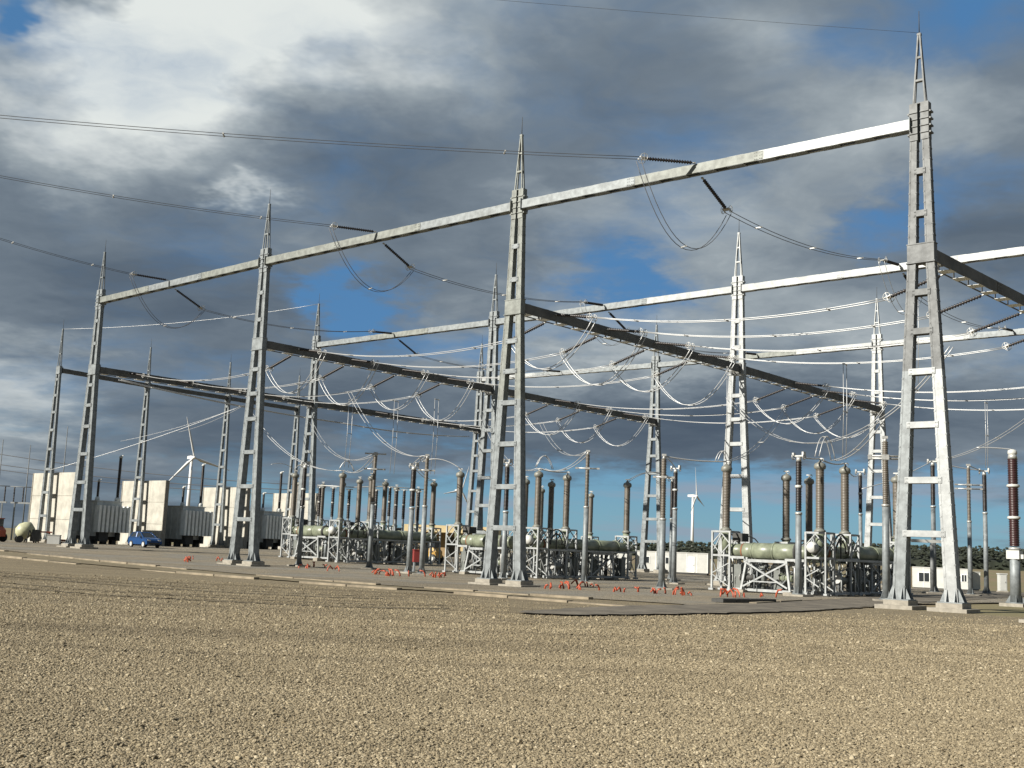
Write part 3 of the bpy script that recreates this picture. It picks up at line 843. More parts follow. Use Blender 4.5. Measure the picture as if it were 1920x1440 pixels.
# busbar phases strung along the rows between the dark crossbeams
FR1 = (.13, .335, .55, .76); FR2 = (.33, .52, .76)
ORD = ('first', 'second', 'third', 'fourth')
XN = ('rightmost crossbeam', 'middle crossbeam', 'left crossbeam', 'far left crossbeam')
ENDS = {}
for half, (P, Q, FR) in enumerate(((A, B, FR1), (B, C, FR2))):
    hn = ('near half', 'far half')[half]
    for j, f in enumerate(FR):
        for i in (1, 2, 3, 4):
            c = Vector((*lerp2(P[i], Q[i], f), ZS - .24))
            if i < 4 and not (i == 1 and half == 1 and False):
                ENDS[(half, j, i, 'L')] = string(c + Uv * .3, (UX, UY, -.30), f'{ORD[j]} insulator string on the left side of the {XN[i-1]}, {hn}', GI)
            if i > 1:
                ENDS[(half, j, i, 'R')] = string(c - Uv * .3 + Vector((0, 0, .35)), (-UX, -UY, -.16), f'{ORD[j]} insulator string on the right side of the {XN[i-1]}, {hn}', GI)
        for i in (1, 2, 3):
            conductor(sagline(ENDS[(half, j, i, 'L')], ENDS[(half, j, i + 1, 'R')], .55), f'{ORD[j]} bright busbar line from {XN[i-1]} to {XN[i]}, {hn}', GC, .022, .34, ALU)
        for i in (2, 3):
            a, b = ENDS[(half, j, i, 'L')], ENDS[(half, j, i, 'R')]
            conductor(sagline(a - Vector((0, 0, .06)), b - Vector((0, 0, .06)), 2.1 + .25 * (j % 2)), f'{ORD[j]} bright jumper loop hanging under the {XN[i-1]}, {hn}', GJ, .024, .34, ALU, 'jumper_loop', 'jumper', 1)


# ------------------------------------------------------------------ posts
def insul_profile(z0, z1, r, n, amp=.045):
    pr = [(r * .9, z0)]
    for k in range(n):
        z = z0 + (z1 - z0) * k / n; dz = (z1 - z0) / n
        pr += [(r, z + dz * .1), (r + amp, z + dz * .4), (r, z + dz * .8)]
    return pr + [(r * .9, z1)]


def post_base(root, zj, r, m=GALV):
    MB().cyl((0, 0, .12), (0, 0, zj), r * 1.12, r, 12).build('support_post', m, root)
    b = MB().cyl((0, 0, .09), (0, 0, .13), r * 2.1, None, 12)
    for k in range(4):
        a = k * math.pi / 2 + .4; x, y = math.cos(a), math.sin(a)
        b.loft([[(x * r, y * r, .13), (x * r * 2, y * r * 2, .13), (x * r, y * r, .5)],
                [(x * r - y * .02, y * r + x * .02, .13), (x * r * 2 - y * .02, y * r * 2 + x * .02, .13), (x * r - y * .02, y * r + x * .02, .5)]])
    b.build('base_plate', m, root)
    MB().box((0, 0, -.12), (.55, .55, .21)).build('footing', CONC, root)


GP = 'insulator posts in front of the breakers'


def black_post(label, p, zj, zt, zm, r=.15, ri=.125, m=BLACK, top=True, group=GP, pm=GALV, base=True):
    root = thing('black_insulator_post', label, 'insulator post', at3(p), ROTZ + random.uniform(-.2, .2), group)
    if base: post_base(root, zj, r, pm)
    MB().lathe([(r * 1.2, zj), (r * 1.2, zj + .10), (ri * 1.1, zj + .12)], 12).build('flange', FITT, root)
    zz = [zj + .12] + list(zm) + [zt - .18]
    for a, b in zip(zz[:-1], zz[1:]):
        MB().lathe(insul_profile(a + .04, b - .04, ri, max(8, int((b - a) * 12))), 12).build('insulator', m, root)
    for z in zm: MB().lathe([(ri * 1.2, z - .07), (ri * 1.45, z - .04), (ri * 1.45, z + .04), (ri * 1.2, z + .07)], 12).build('flange', WHITE, root)
    h = MB().cyl((0, 0, zt - .22), (0, 0, zt), ri * 1.1, ri * .9, 12)
    if top:
        h.bar((-.34, 0, zt + .06), (.34, 0, zt + .06), .07, .07).box((.28, 0, zt + .16), (.05, .12, .10)).box((-.28, 0, zt + .14), (.05, .1, .08))
        h.torus((-.30, 0, zt + .02), (1, 0, 0), .14, .03, 12, 5).torus((.30, 0, zt + .02), (1, 0, 0), .14, .03, 12, 5)
    h.build('terminal', FITT, root)
    return root


black_post('black topped post on white leg left of the nearest breaker frames', (14.69, 57.05), 4.05, 6.95, [5.46])
black_post('dark post with twin rings between the middle and right breakers', (11.01, 74.29), 4.8, 7.45, [6.1])
black_post('black topped post seen behind the middle front mast', (-.07, 67.91), 3.95, 6.9, [])
black_post('thick black topped post left of the yellow roofed building', (-6.06, 72.30), 4.05, 6.75, [5.25], .16, .15)
black_post('black topped post in front of the leftmost breaker', (-13.63, 75.66), 3.85, 6.7, [5.1], .14, .12)
black_post('thin black topped post behind the right breaker frames', (24.64, 78.93), 5.1, 8.05, [6.6], .13, .11)
black_post('black topped post framed between the legs of the nearest mast', (28.31, 75.18), 5.6, 8.6, [])
black_post('slim black topped post right of the nearest mast', (31.90, 75.52), 5.3, 8.1, [], .14, .12)
black_post('thin dark post right of the middle breaker end frame', (12.2, 84.0), 4.4, 7.4, [], .11, .10)


def bare_post(label, p, zj, zt, zb, r=.15, ri=.10, bar=1.3, m=PORC, group='brown isolator posts with crossbars', bars=(0,)):
    root = thing('isolator_post', label, 'isolator post', at3(p), random.uniform(-.25, .15), group)
    post_base(root, zj, r)
    MB().lathe(insul_profile(zj + .06, zt - .1, ri, int((zt - zj) * 11)), 12).build('insulator', m, root)
    MB().lathe([(r * 1.15, zj - .04), (r * 1.15, zj + .06)], 12).build('flange', FITT, root)
    for dz in bars:
        c = MB().cyl((-bar / 2, 0, zb + dz), (bar / 2, 0, zb + dz), .045, None, 8).box((0, 0, zb + dz), (.16, .14, .06))
        for e in (-1, 1): c.box((e * bar / 2, 0, zb + dz), (.08, .06, .05))
        c.build('contact_arm', FITT, root)
    MB().cyl((0, 0, zt - .12), (0, 0, zt + .05), .09, .07, 8).box((0, 0, zt + .1), (.12, .07, .06)).build('terminal', FITT, root)
    return root


bare_post('pale post with brown insulator and crossbar right of the middle mast', (4.78, 68.35), 4.5, 7.8, 6.85)
bare_post('tall pale post in front of the white cabins, brown upper half', (8.43, 61.23), 3.72, 7.1, 6.0, .16, .12, 1.0)
bare_post('pale post with brown insulator beside the red box', (-5.11, 70.47), 4.2, 7.3, 6.45, .15, .10, .9)
bare_post('pale post with double crossbar left of the yellow building', (-9.14, 77.15), 4.45, 7.75, 6.75, .14, .10, 1.3, bars=(0, 1.05))
bare_post('pale post standing just left of the nearest mast', (17.64, 52.74), 4.4, 7.5, 6.6, .16, .11, 1.4, bars=(0, .12))
bare_post('slender pale post right of the nearest mast with a wide crossbar', (28.89, 70.75), 4.55, 8.0, 6.85, .13, .09, 1.5, bars=(0, -.25))
t = thing('bus_support', 'low white crossbar on a short pole between the nearest mast legs', 'bus support', at3((27.6, 73.6)), .05, None)
post_base(t, 3.2, .12, GALVD); MB().box((0, 0, 3.33), (1.35, .10, .10)).build('crossbar', WHITE, t)
# big dark red arrester at the right edge
k13 = (23.85, 53.25)
r13 = black_post('dark red stacked insulator with white rings at the right edge', k13, 2.55, 7.05, [4.05, 5.55], .22, .20, REDBLK, False, None)
MB().box((0, 0, 2.33), (.30, .24, .20)).box((.38, 0, 2.25), (.07, .12, .10)).build('junction_box', WHITE, r13)
MB().lathe([(.16, 7.0), (.22, 7.08), (.20, 7.22), (.08, 7.28)], 12).build('cap', WHITE, r13)


# small black posts in the background
def small_post(lbl, p, zt, h):
    root = thing('distant_insulator_post', lbl, 'insulator post', at3(p), 0, 'row of dark posts in the background')
    zb = zt - h - g(*p); z1 = zt - g(*p)
    MB().cyl((0, 0, -.1), (0, 0, zb), .12, .10, 8).build('support_post', GALV, root)
    MB().lathe(insul_profile(zb, z1, .12, 16, .04), 10).build('insulator', BLACK, root)
    MB().lathe([(.15, zb + h / 2 - .05), (.15, zb + h / 2 + .05)], 8).cyl((0, 0, z1), (0, 0, z1 + .12), .14, .08, 8).bar((-.3, 0, z1 + .1), (.3, 0, z1 + .1), .08, .08).build('fittings', FITT, root)


for i, (x, z) in enumerate(((-16.9, 6.35), (-15.7, 6.35), (-14.25, 6.25), (-11.8, 6.3), (-10.6, 6.6), (-10.0, 6.35), (-9.3, 6.4), (-8.0, 6.3))):
    small_post(('leftmost small dark post behind the left breakers', 'second small dark post from the left, behind the left breakers', 'third small dark post from the left, behind the left breakers',
                'fourth small dark post, right of the double crossbar post', 'fifth small dark post, tallest of its background row', 'sixth small dark post of the background row',
                'seventh small dark post of the background row', 'last small dark post before the yellow building')[i], (x, 102), z, 2.5)
conductor([(-17.2, 102, 6.6), (-14, 102, 6.55), (-11, 102, 6.75), (-7.4, 102, 6.6)], 'thin rigid busbar over the small dark background posts', 'rigid busbars', .045, 0, FITT, 'rigid_busbar', 'busbar')


# ------------------------------------------------------------------ breakers
def tower(root, y, x0=0.0, wx=.54, wy=.5, top=3.2):
    def ring(z):
        b = MB()
        for e in (-1, 1):
            b.box((x0, y + e * wy, z), (wx - .05, .03, .05)); b.box((x0 + e * wx, y, z), (.03, wy - .05, .05))
        return b
    t = ring(top).build('support_frame', GALVB, root); ring(1.92).build('middle_ring', GALVB, t)
    for ex in (-1, 1):
        for ey in (-1, 1):
            MB().box((x0 + ex * wx, y + ey * wy, top / 2 + .1), (.05, .05, top / 2 - .06)).box((x0 + ex * wx, y + ey * wy, .1), (.14, .14, .05)).build('leg', GALVB, t)
    zm = (1.92 + top) / 2
    for ey in (-1, 1):
        yy = y + ey * (wy + .012)
        for (a, b) in (((-1, zm), (0, top - .06)), ((0, top - .06), (1, zm)), ((1, zm), (0, 1.98)), ((0, 1.98), (-1, zm))):
            MB().bar((x0 + a[0] * wx, yy, a[1]), (x0 + b[0] * wx, yy, b[1]), .05, .055, (0, 1, 0)).build('brace', GALVB, t)
        MB().bar((x0 - wx, yy, .95), (x0 + wx, yy, 1.55), .05, .05, (0, 1, 0)).build('brace', GALVB, t)
        MB().bar((x0 - wx, yy, .9), (x0 + wx, yy, .25), .05, .05, (0, 1, 0)).build('brace', GALVB, t)
    for ex in (-1, 1):
        xx = x0 + ex * (wx + .012)
        MB().bar((xx, y - wy, 2.0), (xx, y + wy, top - .1), .05, .05, (1, 0, 0)).build('brace', GALVB, t)
        MB().bar((xx, y + wy, .2), (xx, y - wy, 1.85), .05, .05, (1, 0, 0)).build('brace', GALVB, t)
    return t


def bushing(root, x, y, z0=3.25, z1=6.9):
    b = MB().lathe(insul_profile(z0 + .18, z1 - .42, .195, 36, .034), 14).build('bushing', PORC, root, (x, y, 0))
    MB().lathe([(.30, z0), (.30, z0 + .08), (.22, z0 + .14), (.20, z0 + .2)], 14).build('flange', CAPM, b)
    MB().lathe([(.16, z1 - .46), (.29, z1 - .38), (.31, z1 - .24), (.26, z1 - .12), (.10, z1 - .04), (.07, z1)], 14).build('cap', CAPM, b)
    MB().cyl((0, 0, z1 - .02), (0, 0, z1 + .16), .035, None, 6).box((.0, 0, z1 + .14), (.16, .05, .03)).torus((.12, 0, z1 + .08), (0, 1, 0), .09, .018, 10, 4).build('terminal', FITT, b)
    MB().cyl((x, y, 2.2), (x, y, z0), .20, .24, 12).build('riser', GREEN, root)
    return b


def hash_(t): return sum(ord(c) * (i + 1) for i, c in enumerate(t)) % 97


def clutter(root, y0, y1, seed, across=False):
    """cabinets, drives, gas bottles, pipes and struts packed under a tank; across = under the tank that lies along the row"""
    R = random.Random(seed)
    W = (lambda p: (p[1], p[0] + .25, p[2])) if across else (lambda p: p)
    H = (lambda h: (h[1], h[0], h[2])) if across else (lambda h: h)
    n = 6 if across else 10
    for k in range(n):
        y = y0 + (y1 - y0) * (k + .5) / n; x = R.uniform(-.45, .45)
        kind = k % 3
        if kind == 0:
            c = MB().box(W((x, y, .85)), H((.32, .24, .62))).build('control_cabinet', CABG, root)
            MB().box(W((x, y - .255, .88)), H((.28, .012, .55))).box(W((x + .2, y - .275, .9)), H((.02, .015, .08))).build('door', CABG, c)
        elif kind == 1:
            z = .8 + R.uniform(-.2, .2)
            c = MB().cyl(W((x, y - .5, z)), W((x, y + .4, .8)), .19, None, 12).build('drive_cylinder', R.choice((DARK, CABG, RUST, GREEN)), root)
            MB().cyl(W((x, y - .54, z)), W((x, y - .505, z)), .24, None, 12).build('end_cap', FITT, c)
        else:
            MB().cyl(W((x, y, .15)), W((x, y, 1.75)), .13, .11, 10).cyl(W((x, y, 1.3)), W((x, y, 1.42)), .2, None, 10).build('gas_bottle', R.choice((GALV, CABG, DARK)), root)
        for j in range(4):
            a = (x + R.uniform(-.4, .4), y + R.uniform(-.5, .5), .2); b = (R.uniform(-.45, .45), y + R.uniform(-.6, .6), R.uniform(1.3, 1.95))
            m_ = (a[0], a[1], R.uniform(.6, 1.5)); n_ = (b[0], b[1], m_[2] + .05)
            MB().tube([W(q) for q in (a, m_, ((m_[0] + n_[0]) / 2, (m_[1] + n_[1]) / 2, m_[2] + .05), n_, b)], R.uniform(.02, .04), 6).build('pipe', R.choice((GALVB, FITT, WHITE, GALV, DARK)), root)
        MB().bar(W((-.5, y - .3, R.uniform(.25, .5))), W((.5, y + .3, R.uniform(1.0, 1.7))), .05, .05).build('brace', GALVB, root)
        MB().bar(W((R.choice((-.5, .5)), y, .15)), W((R.choice((-.45, .45)), y + R.uniform(-.5, .5), 1.85)), .06, .06, (1, 0, 0)).build('strut', GALVB, root)
        for j in range(2): MB().box(W((R.uniform(-.5, .5), y + R.uniform(-.4, .4), R.uniform(.4, 1.8))), (R.uniform(.05, .13), R.uniform(.05, .1), R.uniform(.06, .14))).build('valve_box', R.choice((WHITE, GALVB, CAPM, FITT)), root)
    for x in (-.5, .5): MB().bar(W((x, y0 - .2, .16)), W((x, y1 + .3, .16)), .12, .14).build('base_rail', GALVB, root)


def tank(root, segs, z=2.2):
    """segs: list of (y0, y1, radius); flanges between"""
    for i, (a, b, r) in enumerate(segs):
        t = MB().lathe([(r * .9, a + .02), (r, a + .06), (r, b - .06), (r * .9, b - .02)], 18, (0, 0, z), Matrix(((1, 0, 0), (0, 0, 1), (0, -1, 0))).transposed().to_3x3() if False else Matrix(((1, 0, 0), (0, 0, 1), (0, 1, 0)))).build('tank', GREEN, root)
        MB().lathe([(r + .05, b - .05), (r + .05, b + .04)], 18, (0, 0, z), Matrix(((1, 0, 0), (0, 0, 1), (0, 1, 0)))).build('flange', RUST if i == 0 else GREEN, t)


def stand(root, y0, y1, top=1.72):
    s = MB()
    for e in (-1, 1): s.box((e * .42, (y0 + y1) / 2, top), (.05, (y1 - y0) / 2 - .12, .07))
    for yy in (y0 + .12, y1 - .12): s.box((0, yy, top), (.36, .05, .07))
    st = s.build('tank_stand', GALVB, root)
    for ex in (-1, 1):
        for (ya, yb) in ((y0 - .12, y0 + .08), (y1 + .12, y1 - .08)):
            MB().bar((ex * .50, ya, .18), (ex * .42, yb, top + .12), .09, .09).build('leg', GALVB, st)
        MB().bar((ex * .52, y0, .30), (ex * .47, y1, top - .12), .06, .06, (1, 0, 0)).build('brace', GALVB, st)
        MB().bar((ex * .56, y1, .30), (ex * .50, y0, top - .12), .06, .06, (1, 0, 0)).build('brace', GALVB, st)
    for yy in (y0 - .1, y1 + .1): MB().box((0, yy, .04), (.75, .25, .12)).build('footing', CONC, st)


TX = Matrix(((0, 0, 1), (1, 0, 0), (0, 1, 0)))


def breaker_a(label, loc):
    root = thing('circuit_breaker', label, 'circuit breaker', loc, ROTZ, 'dead tank breakers with brown bushings')
    tower(root, 0); bushing(root, 0, 0)
    tower(root, 10, top=3.0); bushing(root, 0, 7, 2.95); bushing(root, 0, 10)
    tank(root, [(.55, 3.2, .33), (3.2, 5.7, .40), (5.7, 7.9, .40), (7.9, 10.2, .28)])
    for i, (a, b, r) in enumerate(((.30, 1.15, .36), (1.15, 1.75, .42), (1.75, 3.0, .45), (3.0, 4.25, .45), (4.25, 4.92, .36))):
        t = MB().lathe([(r * .9, a + .02), (r, a + .05), (r, b - .05), (r * .9, b - .02)], 20, (0, 0, 2.2), TX).build('tank', GREEN, root)
        MB().lathe([(r + .05, b - .04), (r + .05, b + .03)], 20, (0, 0, 2.2), TX).build('flange', RUST if i == 0 else (DARK if i == 3 else GREEN), t)
    MB().box((0, 7, 2.8), (.42, .62, .05)).box((0, 6.45, 2.68), (.40, .05, .14)).box((0, 7.55, 2.68), (.40, .05, .14)).build('saddle', GALVB, root)
    # splayed X braced stand under the long tank, its broad face to the front
    x0, x1 = 1.45, 3.85
    st = MB().box(((x0 + x1) / 2, -.36, 1.70), ((x1 - x0) / 2 - .1, .05, .075)).box(((x0 + x1) / 2, .36, 1.70), ((x1 - x0) / 2 - .1, .05, .075)).build('tank_stand', GALVB, root)
    for ey in (-1, 1):
        for (xa, xb) in ((x0 - .22, x0 + .06), (x1 + .22, x1 - .06)):
            MB().bar((xa, ey * .46, .16), (xb, ey * .36, 1.86), .11, .11, (0, 1, 0)).build('leg', GALVB, st)
        MB().bar((x0 - .1, ey * .50, .34), (x1 - .02, ey * .43, 1.62), .085, .06, (0, 1, 0)).build('brace', GALVB, st)
        MB().bar((x1 + .1, ey * .54, .34), (x0 + .02, ey * .47, 1.62), .085, .06, (0, 1, 0)).build('brace', GALVB, st)
        MB().bar((x0 + .4, ey * .49, .62), (x1 - .4, ey * .49, .62), .06, .07, (0, 1, 0)).build('brace', GALVB, st)
    for x in (x0 - .2, x1 + .2): MB().box((x, 0, .03), (.25, .75, .12)).build('footing', CONC, st)
    MB().box((1.0, -.50, 1.84), (.42, .045, .065)).build('front_rail', GALVB, root); MB().box((4.4, -.50, 1.80), (.48, .045, .065)).build('front_rail', GALVB, root)
    clutter(root, .6, 9.6, hash_(label)); clutter(root, .5, 4.8, hash_(label) + 5, True)
    box = MB().box((.62, .5, 2.92), (.30, .36, .22)).build('relay_box', DARK, root)
    MB().tube([(.1 + .5 * math.cos(a), 2 + .6 * math.cos(a), 2.5 + .55 * math.sin(a)) for a in np.linspace(0, math.pi, 9)], .035, 6).build('pipe', DARK, root)
    return root


def breaker_b(label, loc):
    root = thing('circuit_breaker', label, 'circuit breaker', loc, ROTZ, 'dead tank breakers with brown bushings')
    tower(root, 0); bushing(root, 0, 0); tower(root, 3); bushing(root, 0, 3); tower(root, 10, top=3.0); bushing(root, 0, 10)
    tank(root, [(-.45, .5, .30), (.5, 2.6, .36), (2.6, 3.6, .40), (3.6, 6.3, .45), (6.3, 8.6, .45), (8.6, 10.2, .36)])
    MB().lathe([(.24, -.85), (.30, -.7), (.30, -.5)], 14, (-.1, 0, 2.45), Matrix(((1, 0, 0), (0, 0, 1), (0, 1, 0)))).build('pressure_vessel', WHITE, root)
    for r_ in (.62, .9):
        MB().tube([(.45, 1.5 + r_ * math.cos(a), 2.2 + r_ * 1.1 * math.sin(a)) for a in np.linspace(0, math.pi, 12)], .045, 6).build('pipe', DARK, root)
    MB().bar((.45, 1.5, 1.9), (.45, 1.5, 3.1), .06, .06).bar((.45, .7, 2.3), (.45, 1.5, 3.0), .05, .05).build('brace', DARK, root)
    stand(root, 5.4, 7.8); clutter(root, .4, 9.4, hash_(label) + 3)
    for e in (-1, 1): MB().box((e * .58, 4.9, 1.86), (.035, 4.3, .06)).build('side_rail', GALVB, root)
    return root


P = ut(15.5, 10.6); ba = breaker_a('nearest breaker with long pale green tank on an X braced stand', at3(P))
P = ut(10.0, 10.6); bb = breaker_b('nearest breaker with two white lattice frames left of the tallest mast', at3(P))
P = ut(37.0, 12.0); dup(ba, at3(P), 'breaker with green tank behind the middle front mast')
P = ut(30.3, 12.3); dup(bb, at3(P), 'breaker with dark green tank left of the white cabins')
P = ut(57.4, 14.0); dup(ba, at3(P), 'leftmost breaker with green tank next to the firewalls')
P = ut(50.6, 13.2); dup(bb, at3(P), 'breaker with dark tank left of the yellow building')


P = ut(66.0, 26.5); dup(ba, at3(P), 'breaker in the back row behind the double crossbar post')
P = ut(72.5, 26.5); dup(bb, at3(P), 'breaker in the back row behind the leftmost breaker')
P = ut(44.5, 27.0); dup(bb, at3(P), 'breaker in the back row right of the yellow building')

# ------------------------------------------------------------------ leads between equipment tops and droppers
def top_of(u, t, h=7.05): p = ut(u, t); return Vector((p[0], p[1], g(*p) + h))


def arc(p, q, rise, label, r=.026, sep=.26):
    conductor(sagline(p, q, -rise, 12), label, 'leads joining the equipment tops', r, sep, ALU, 'connecting_lead', 'lead', 1, 5)


def pt(x, y, h): return Vector((x, y, g(x, y) + h))


F = {1: (top_of(15.5, 10.6), top_of(10.0, 10.6), top_of(10.0, 13.6)), 2: (top_of(37, 12), top_of(30.3, 12.3), top_of(30.3, 15.3)), 3: (top_of(57.4, 14), top_of(50.6, 13.2), top_of(50.6, 16.2))}
k1, k14, k2, k2b, k3, k5, k6, k7, k8 = pt(14.69, 57.05, 7.0), pt(17.64, 52.74, 7.6), pt(8.43, 61.23, 7.15), pt(11.01, 74.29, 7.5), pt(4.78, 68.35, 7.85), pt(-6.06, 72.3, 6.85), pt(-5.11, 70.47, 7.35), pt(-9.14, 77.15, 7.8), pt(-13.63, 75.66, 6.8)
arc(k1, F[1][1], -.06, 'straight lead from black post to the nearest lattice framed breaker', .04, 0)
arc(F[1][1], F[1][2], -.15, 'straight lead joining the two nearest breaker bushings', .04, 0)
arc(F[1][1] + Vector((-.15, 0, .1)), F[1][1] + Vector((.95, .9, 0)), 1.15, 'bright hoop above the nearest lattice framed breaker')
arc(F[1][1] + Vector((.95, .9, 0)), k14 + Vector((.2, 1.0, 1.0)), -.45, 'sweeping lead rising from the hoop towards the nearest mast')
arc(k14 + Vector((.2, 1.0, 1.0)), Vector((20.0, 50.6, 11.6)), -.3, 'lead climbing behind the left leg of the nearest mast')
arc(k2, F[1][0], -.1, 'long straight lead from the tall pale post to the nearest green tank breaker', .04, 0)
arc(F[1][0] + Vector((-.6, -.2, 0)), F[1][0] + Vector((0.1, .1, .0)), .55, 'small hoop beside the nearest green tank breaker')
arc(k2, k2b, .1, 'lead between the tall pale post and the dark ringed post', .035, 0)
arc(F[2][1] + Vector((.3, 0, 0)), k3, -.55, 'curved lead from middle breaker up to the crossbar post')
arc(F[2][1] + Vector((-.2, 0, .1)), F[2][1] + Vector((.9, .3, .0)), .8, 'hoop over the middle lattice framed breaker')
arc(F[2][1], F[2][2], -.1, 'straight lead joining the middle breaker bushings', .04, 0)
arc(top_of(30.3, 22.3, 6.9), pt(12.2, 84, 7.4), .6, 'hoop at the right end of the middle breaker')
arc(F[2][0], F[2][0] + Vector((-2.6, 0.6, .5)), .35, 'lead reaching left from the breaker behind the middle mast')
arc(F[2][0] + Vector((-2.6, .6, .5)), k6, -.2, 'lead from pale post with brown insulator towards the middle mast')
arc(F[3][1] + Vector((.2, 0, 0)), k7, -.6, 'curved lead from left breaker up to the double crossbar post')
arc(F[3][2], k7, -.35, 'second curved lead rising to the double crossbar post')
arc(F[3][1] + Vector((-.3, 0, .1)), F[3][1] + Vector((.8, .3, 0)), .7, 'hoop over the left lattice framed breaker')
arc(k5, k6, .12, 'lead joining the thick black post and the brown insulator post')
arc(k5, top_of(50.6, 23.2, 6.9), -.2, 'lead slanting left from the thick black post')
arc(k8, F[3][0], .15, 'lead from the left black post to the leftmost breaker')
arc(F[3][0], F[3][0] + Vector((-1.8, -1.2, .35)), .3, 'short lead left of the leftmost breaker', .024, 0)
arc(F[1][2], pt(24.64, 78.93, 8.1), -.5, 'lead from the nearest breaker to the thin black post behind it', .03, 0)
arc(pt(28.31, 75.18, 8.7), pt(31.9, 75.52, 8.2), -.1, 'lead between two black posts right of the nearest mast', .035, 0)
arc(pt(28.89, 70.75, 8.1), pt(31.9, 75.52, 8.15), -.05, 'lead from slender crossbar post to slim black post', .035, 0)
arc(pt(28.31, 75.18, 8.7), pt(23.2, 74, 6.6), -.2, 'lead slanting down left between the nearest mast legs', .03, 0)
arc(pt(23.85, 53.25, 7.28), pt(22.3, 53.6, 7.35), .03, 'short horizontal lead at the dark red stacked insulator', .03, 0)


for (u1, t1, z1, q, rise, lb) in ((21.5, 21.0, 12.1, k14 + Vector((.2, 1.0, 1.0)), -2.0, 'long sagging pair from the middle crossbeam towards the nearest mast'),
                                  (20.5, 27.5, 12.4, F[1][0], -.8, 'pale pair slanting from the middle crossbeam to the nearest green tank breaker'),
                                  (43.2, 20.5, 12.2, F[2][1], -1.6, 'long sagging pair from the left crossbeam to the middle breaker'),
                                  (42.5, 27.0, 12.2, k3, -1.2, 'pale pair slanting from the left crossbeam to the crossbar post'),
                                  (45.0, 8.5, 12.3, k6, -1.4, 'pale pair slanting from the left crossbeam to the brown insulator post'),
                                  (64.0, 14.0, 12.3, F[3][1], -1.4, 'pale pair slanting from the far left crossbeam to the left breaker'),
                                  (64.5, 21.0, 12.3, k7, -1.6, 'pale pair slanting from the far left crossbeam to the double crossbar post'),
                                  (1.0, 24.0, 12.6, pt(28.31, 75.18, 8.7), -1.0, 'pale pair slanting down to the black post between the nearest mast legs')):
    p_ = ut(u1, t1); arc(Vector((p_[0], p_[1], z1)), q, rise, lb, .022, .3)


def dropper(px, py, zt, zb, label):
    conductor([(px, py, zt), (px + .02, py, (zt + zb) / 2), (px - .05, py, zb)], label, 'vertical dropper pairs', .02, .42, ALU, 'dropper', 'dropper wires', 2, 5)


for (u, t, zt, zb, lb) in ((9.8, 13.2, 12.3, 7.2, 'dropper pair down to the second nearest breaker bushing'), (15.6, 10.9, 12.2, 7.2, 'dropper pair down to the nearest green tank breaker'),
                           (8.9, 33.2, 12.6, 8.3, 'dropper pair down to the slim black post on the right'), (50.4, 13.4, 12.6, 7.3, 'dropper pair down to the left breaker'),
                           (47.5, 15.5, 12.6, 7.0, 'dropper pair above the small dark posts'), (43.6, 16.0, 12.6, 7.0, 'dropper pair left of the yellow building'),
                           (9.4, 22.5, 19.0, 12.6, 'long dropper pair from the second row top beam beside the nearest mast')):
    p = ut(u, t); dropper(p[0], p[1], zt, zb + g(*p), lb)

# earth wires and other lines
EW = 'thin earth wires and far lines'
conductor(sagline((16.48, 44.58, 23.75), (-14.0, 38.4, 22.0), .1), 'thin earth wire leaving the top of the nearest mast to the left', EW, .007, 0, WIRED, 'earth_wire', 'wire')
conductor(sagline((-45.6, 112.3, 21.8), (-18.46, 104.03, 23.7), .5), 'thin pale wire from leftmost slim mast to a second row mast', EW, .02, 0, ALU, 'earth_wire', 'wire')
conductor(sagline((-32.0, 91.2, 14.0), (-16.47, 109.31, 13.1), .25, 16), 'bright heavy line slung under the far left crossbeam', EW, .04, .4, ALU, 'twin_conductor', 'conductor')
conductor(sagline((-16.47, 109.31, 13.1), (-4.5, 121, 13.4), .3, 12), 'bright heavy line continuing back to the third row mast', EW, .035, .4, ALU, 'twin_conductor', 'conductor')
for q, lb in (((-43.0, 106, 7.2), 'lowest bright line rising from the firewalls to the crossbeam'), ((-38.0, 110, 10.5), 'middle pale line rising from the firewalls'), ((-33.0, 112, 11.8), 'upper pale line rising from the firewalls')):
    conductor(sagline(q, (-24.6, 103.5, 13.8), .3), lb, EW, .028 if q[2] < 8 else .018, 0, ALU, 'rising_line', 'wire')
for i, (z0, z1, lb) in enumerate(((12.1, 8.9, 'upper dark far line at the left edge'), (10.6, 8.2, 'middle dark far line at the left edge'), (9.9, 7.6, 'lower dark far line at the left edge'))):
    conductor(sagline((-76, 150, z0 + .3), (-28, 150, z1), .8), lb, EW, .05, 0, WIRED, 'far_line', 'wire')
for (x, z, lb) in ((-67.4, 13.3, 'thin far pole at the left edge'), (-63.7, 12.7, 'thin far pole left of the leftmost firewall'), (-59.0, 15.4, 'thin far pole just right of the leftmost firewall')):
    o = thing('far_pole', lb, 'pole', (x, 150, g(x, 150)), 0, 'thin far poles')
    MB().cyl((0, 0, -.3), (0, 0, z - g(x, 150)), .10, .05, 8).build('shaft', GALVD, o)

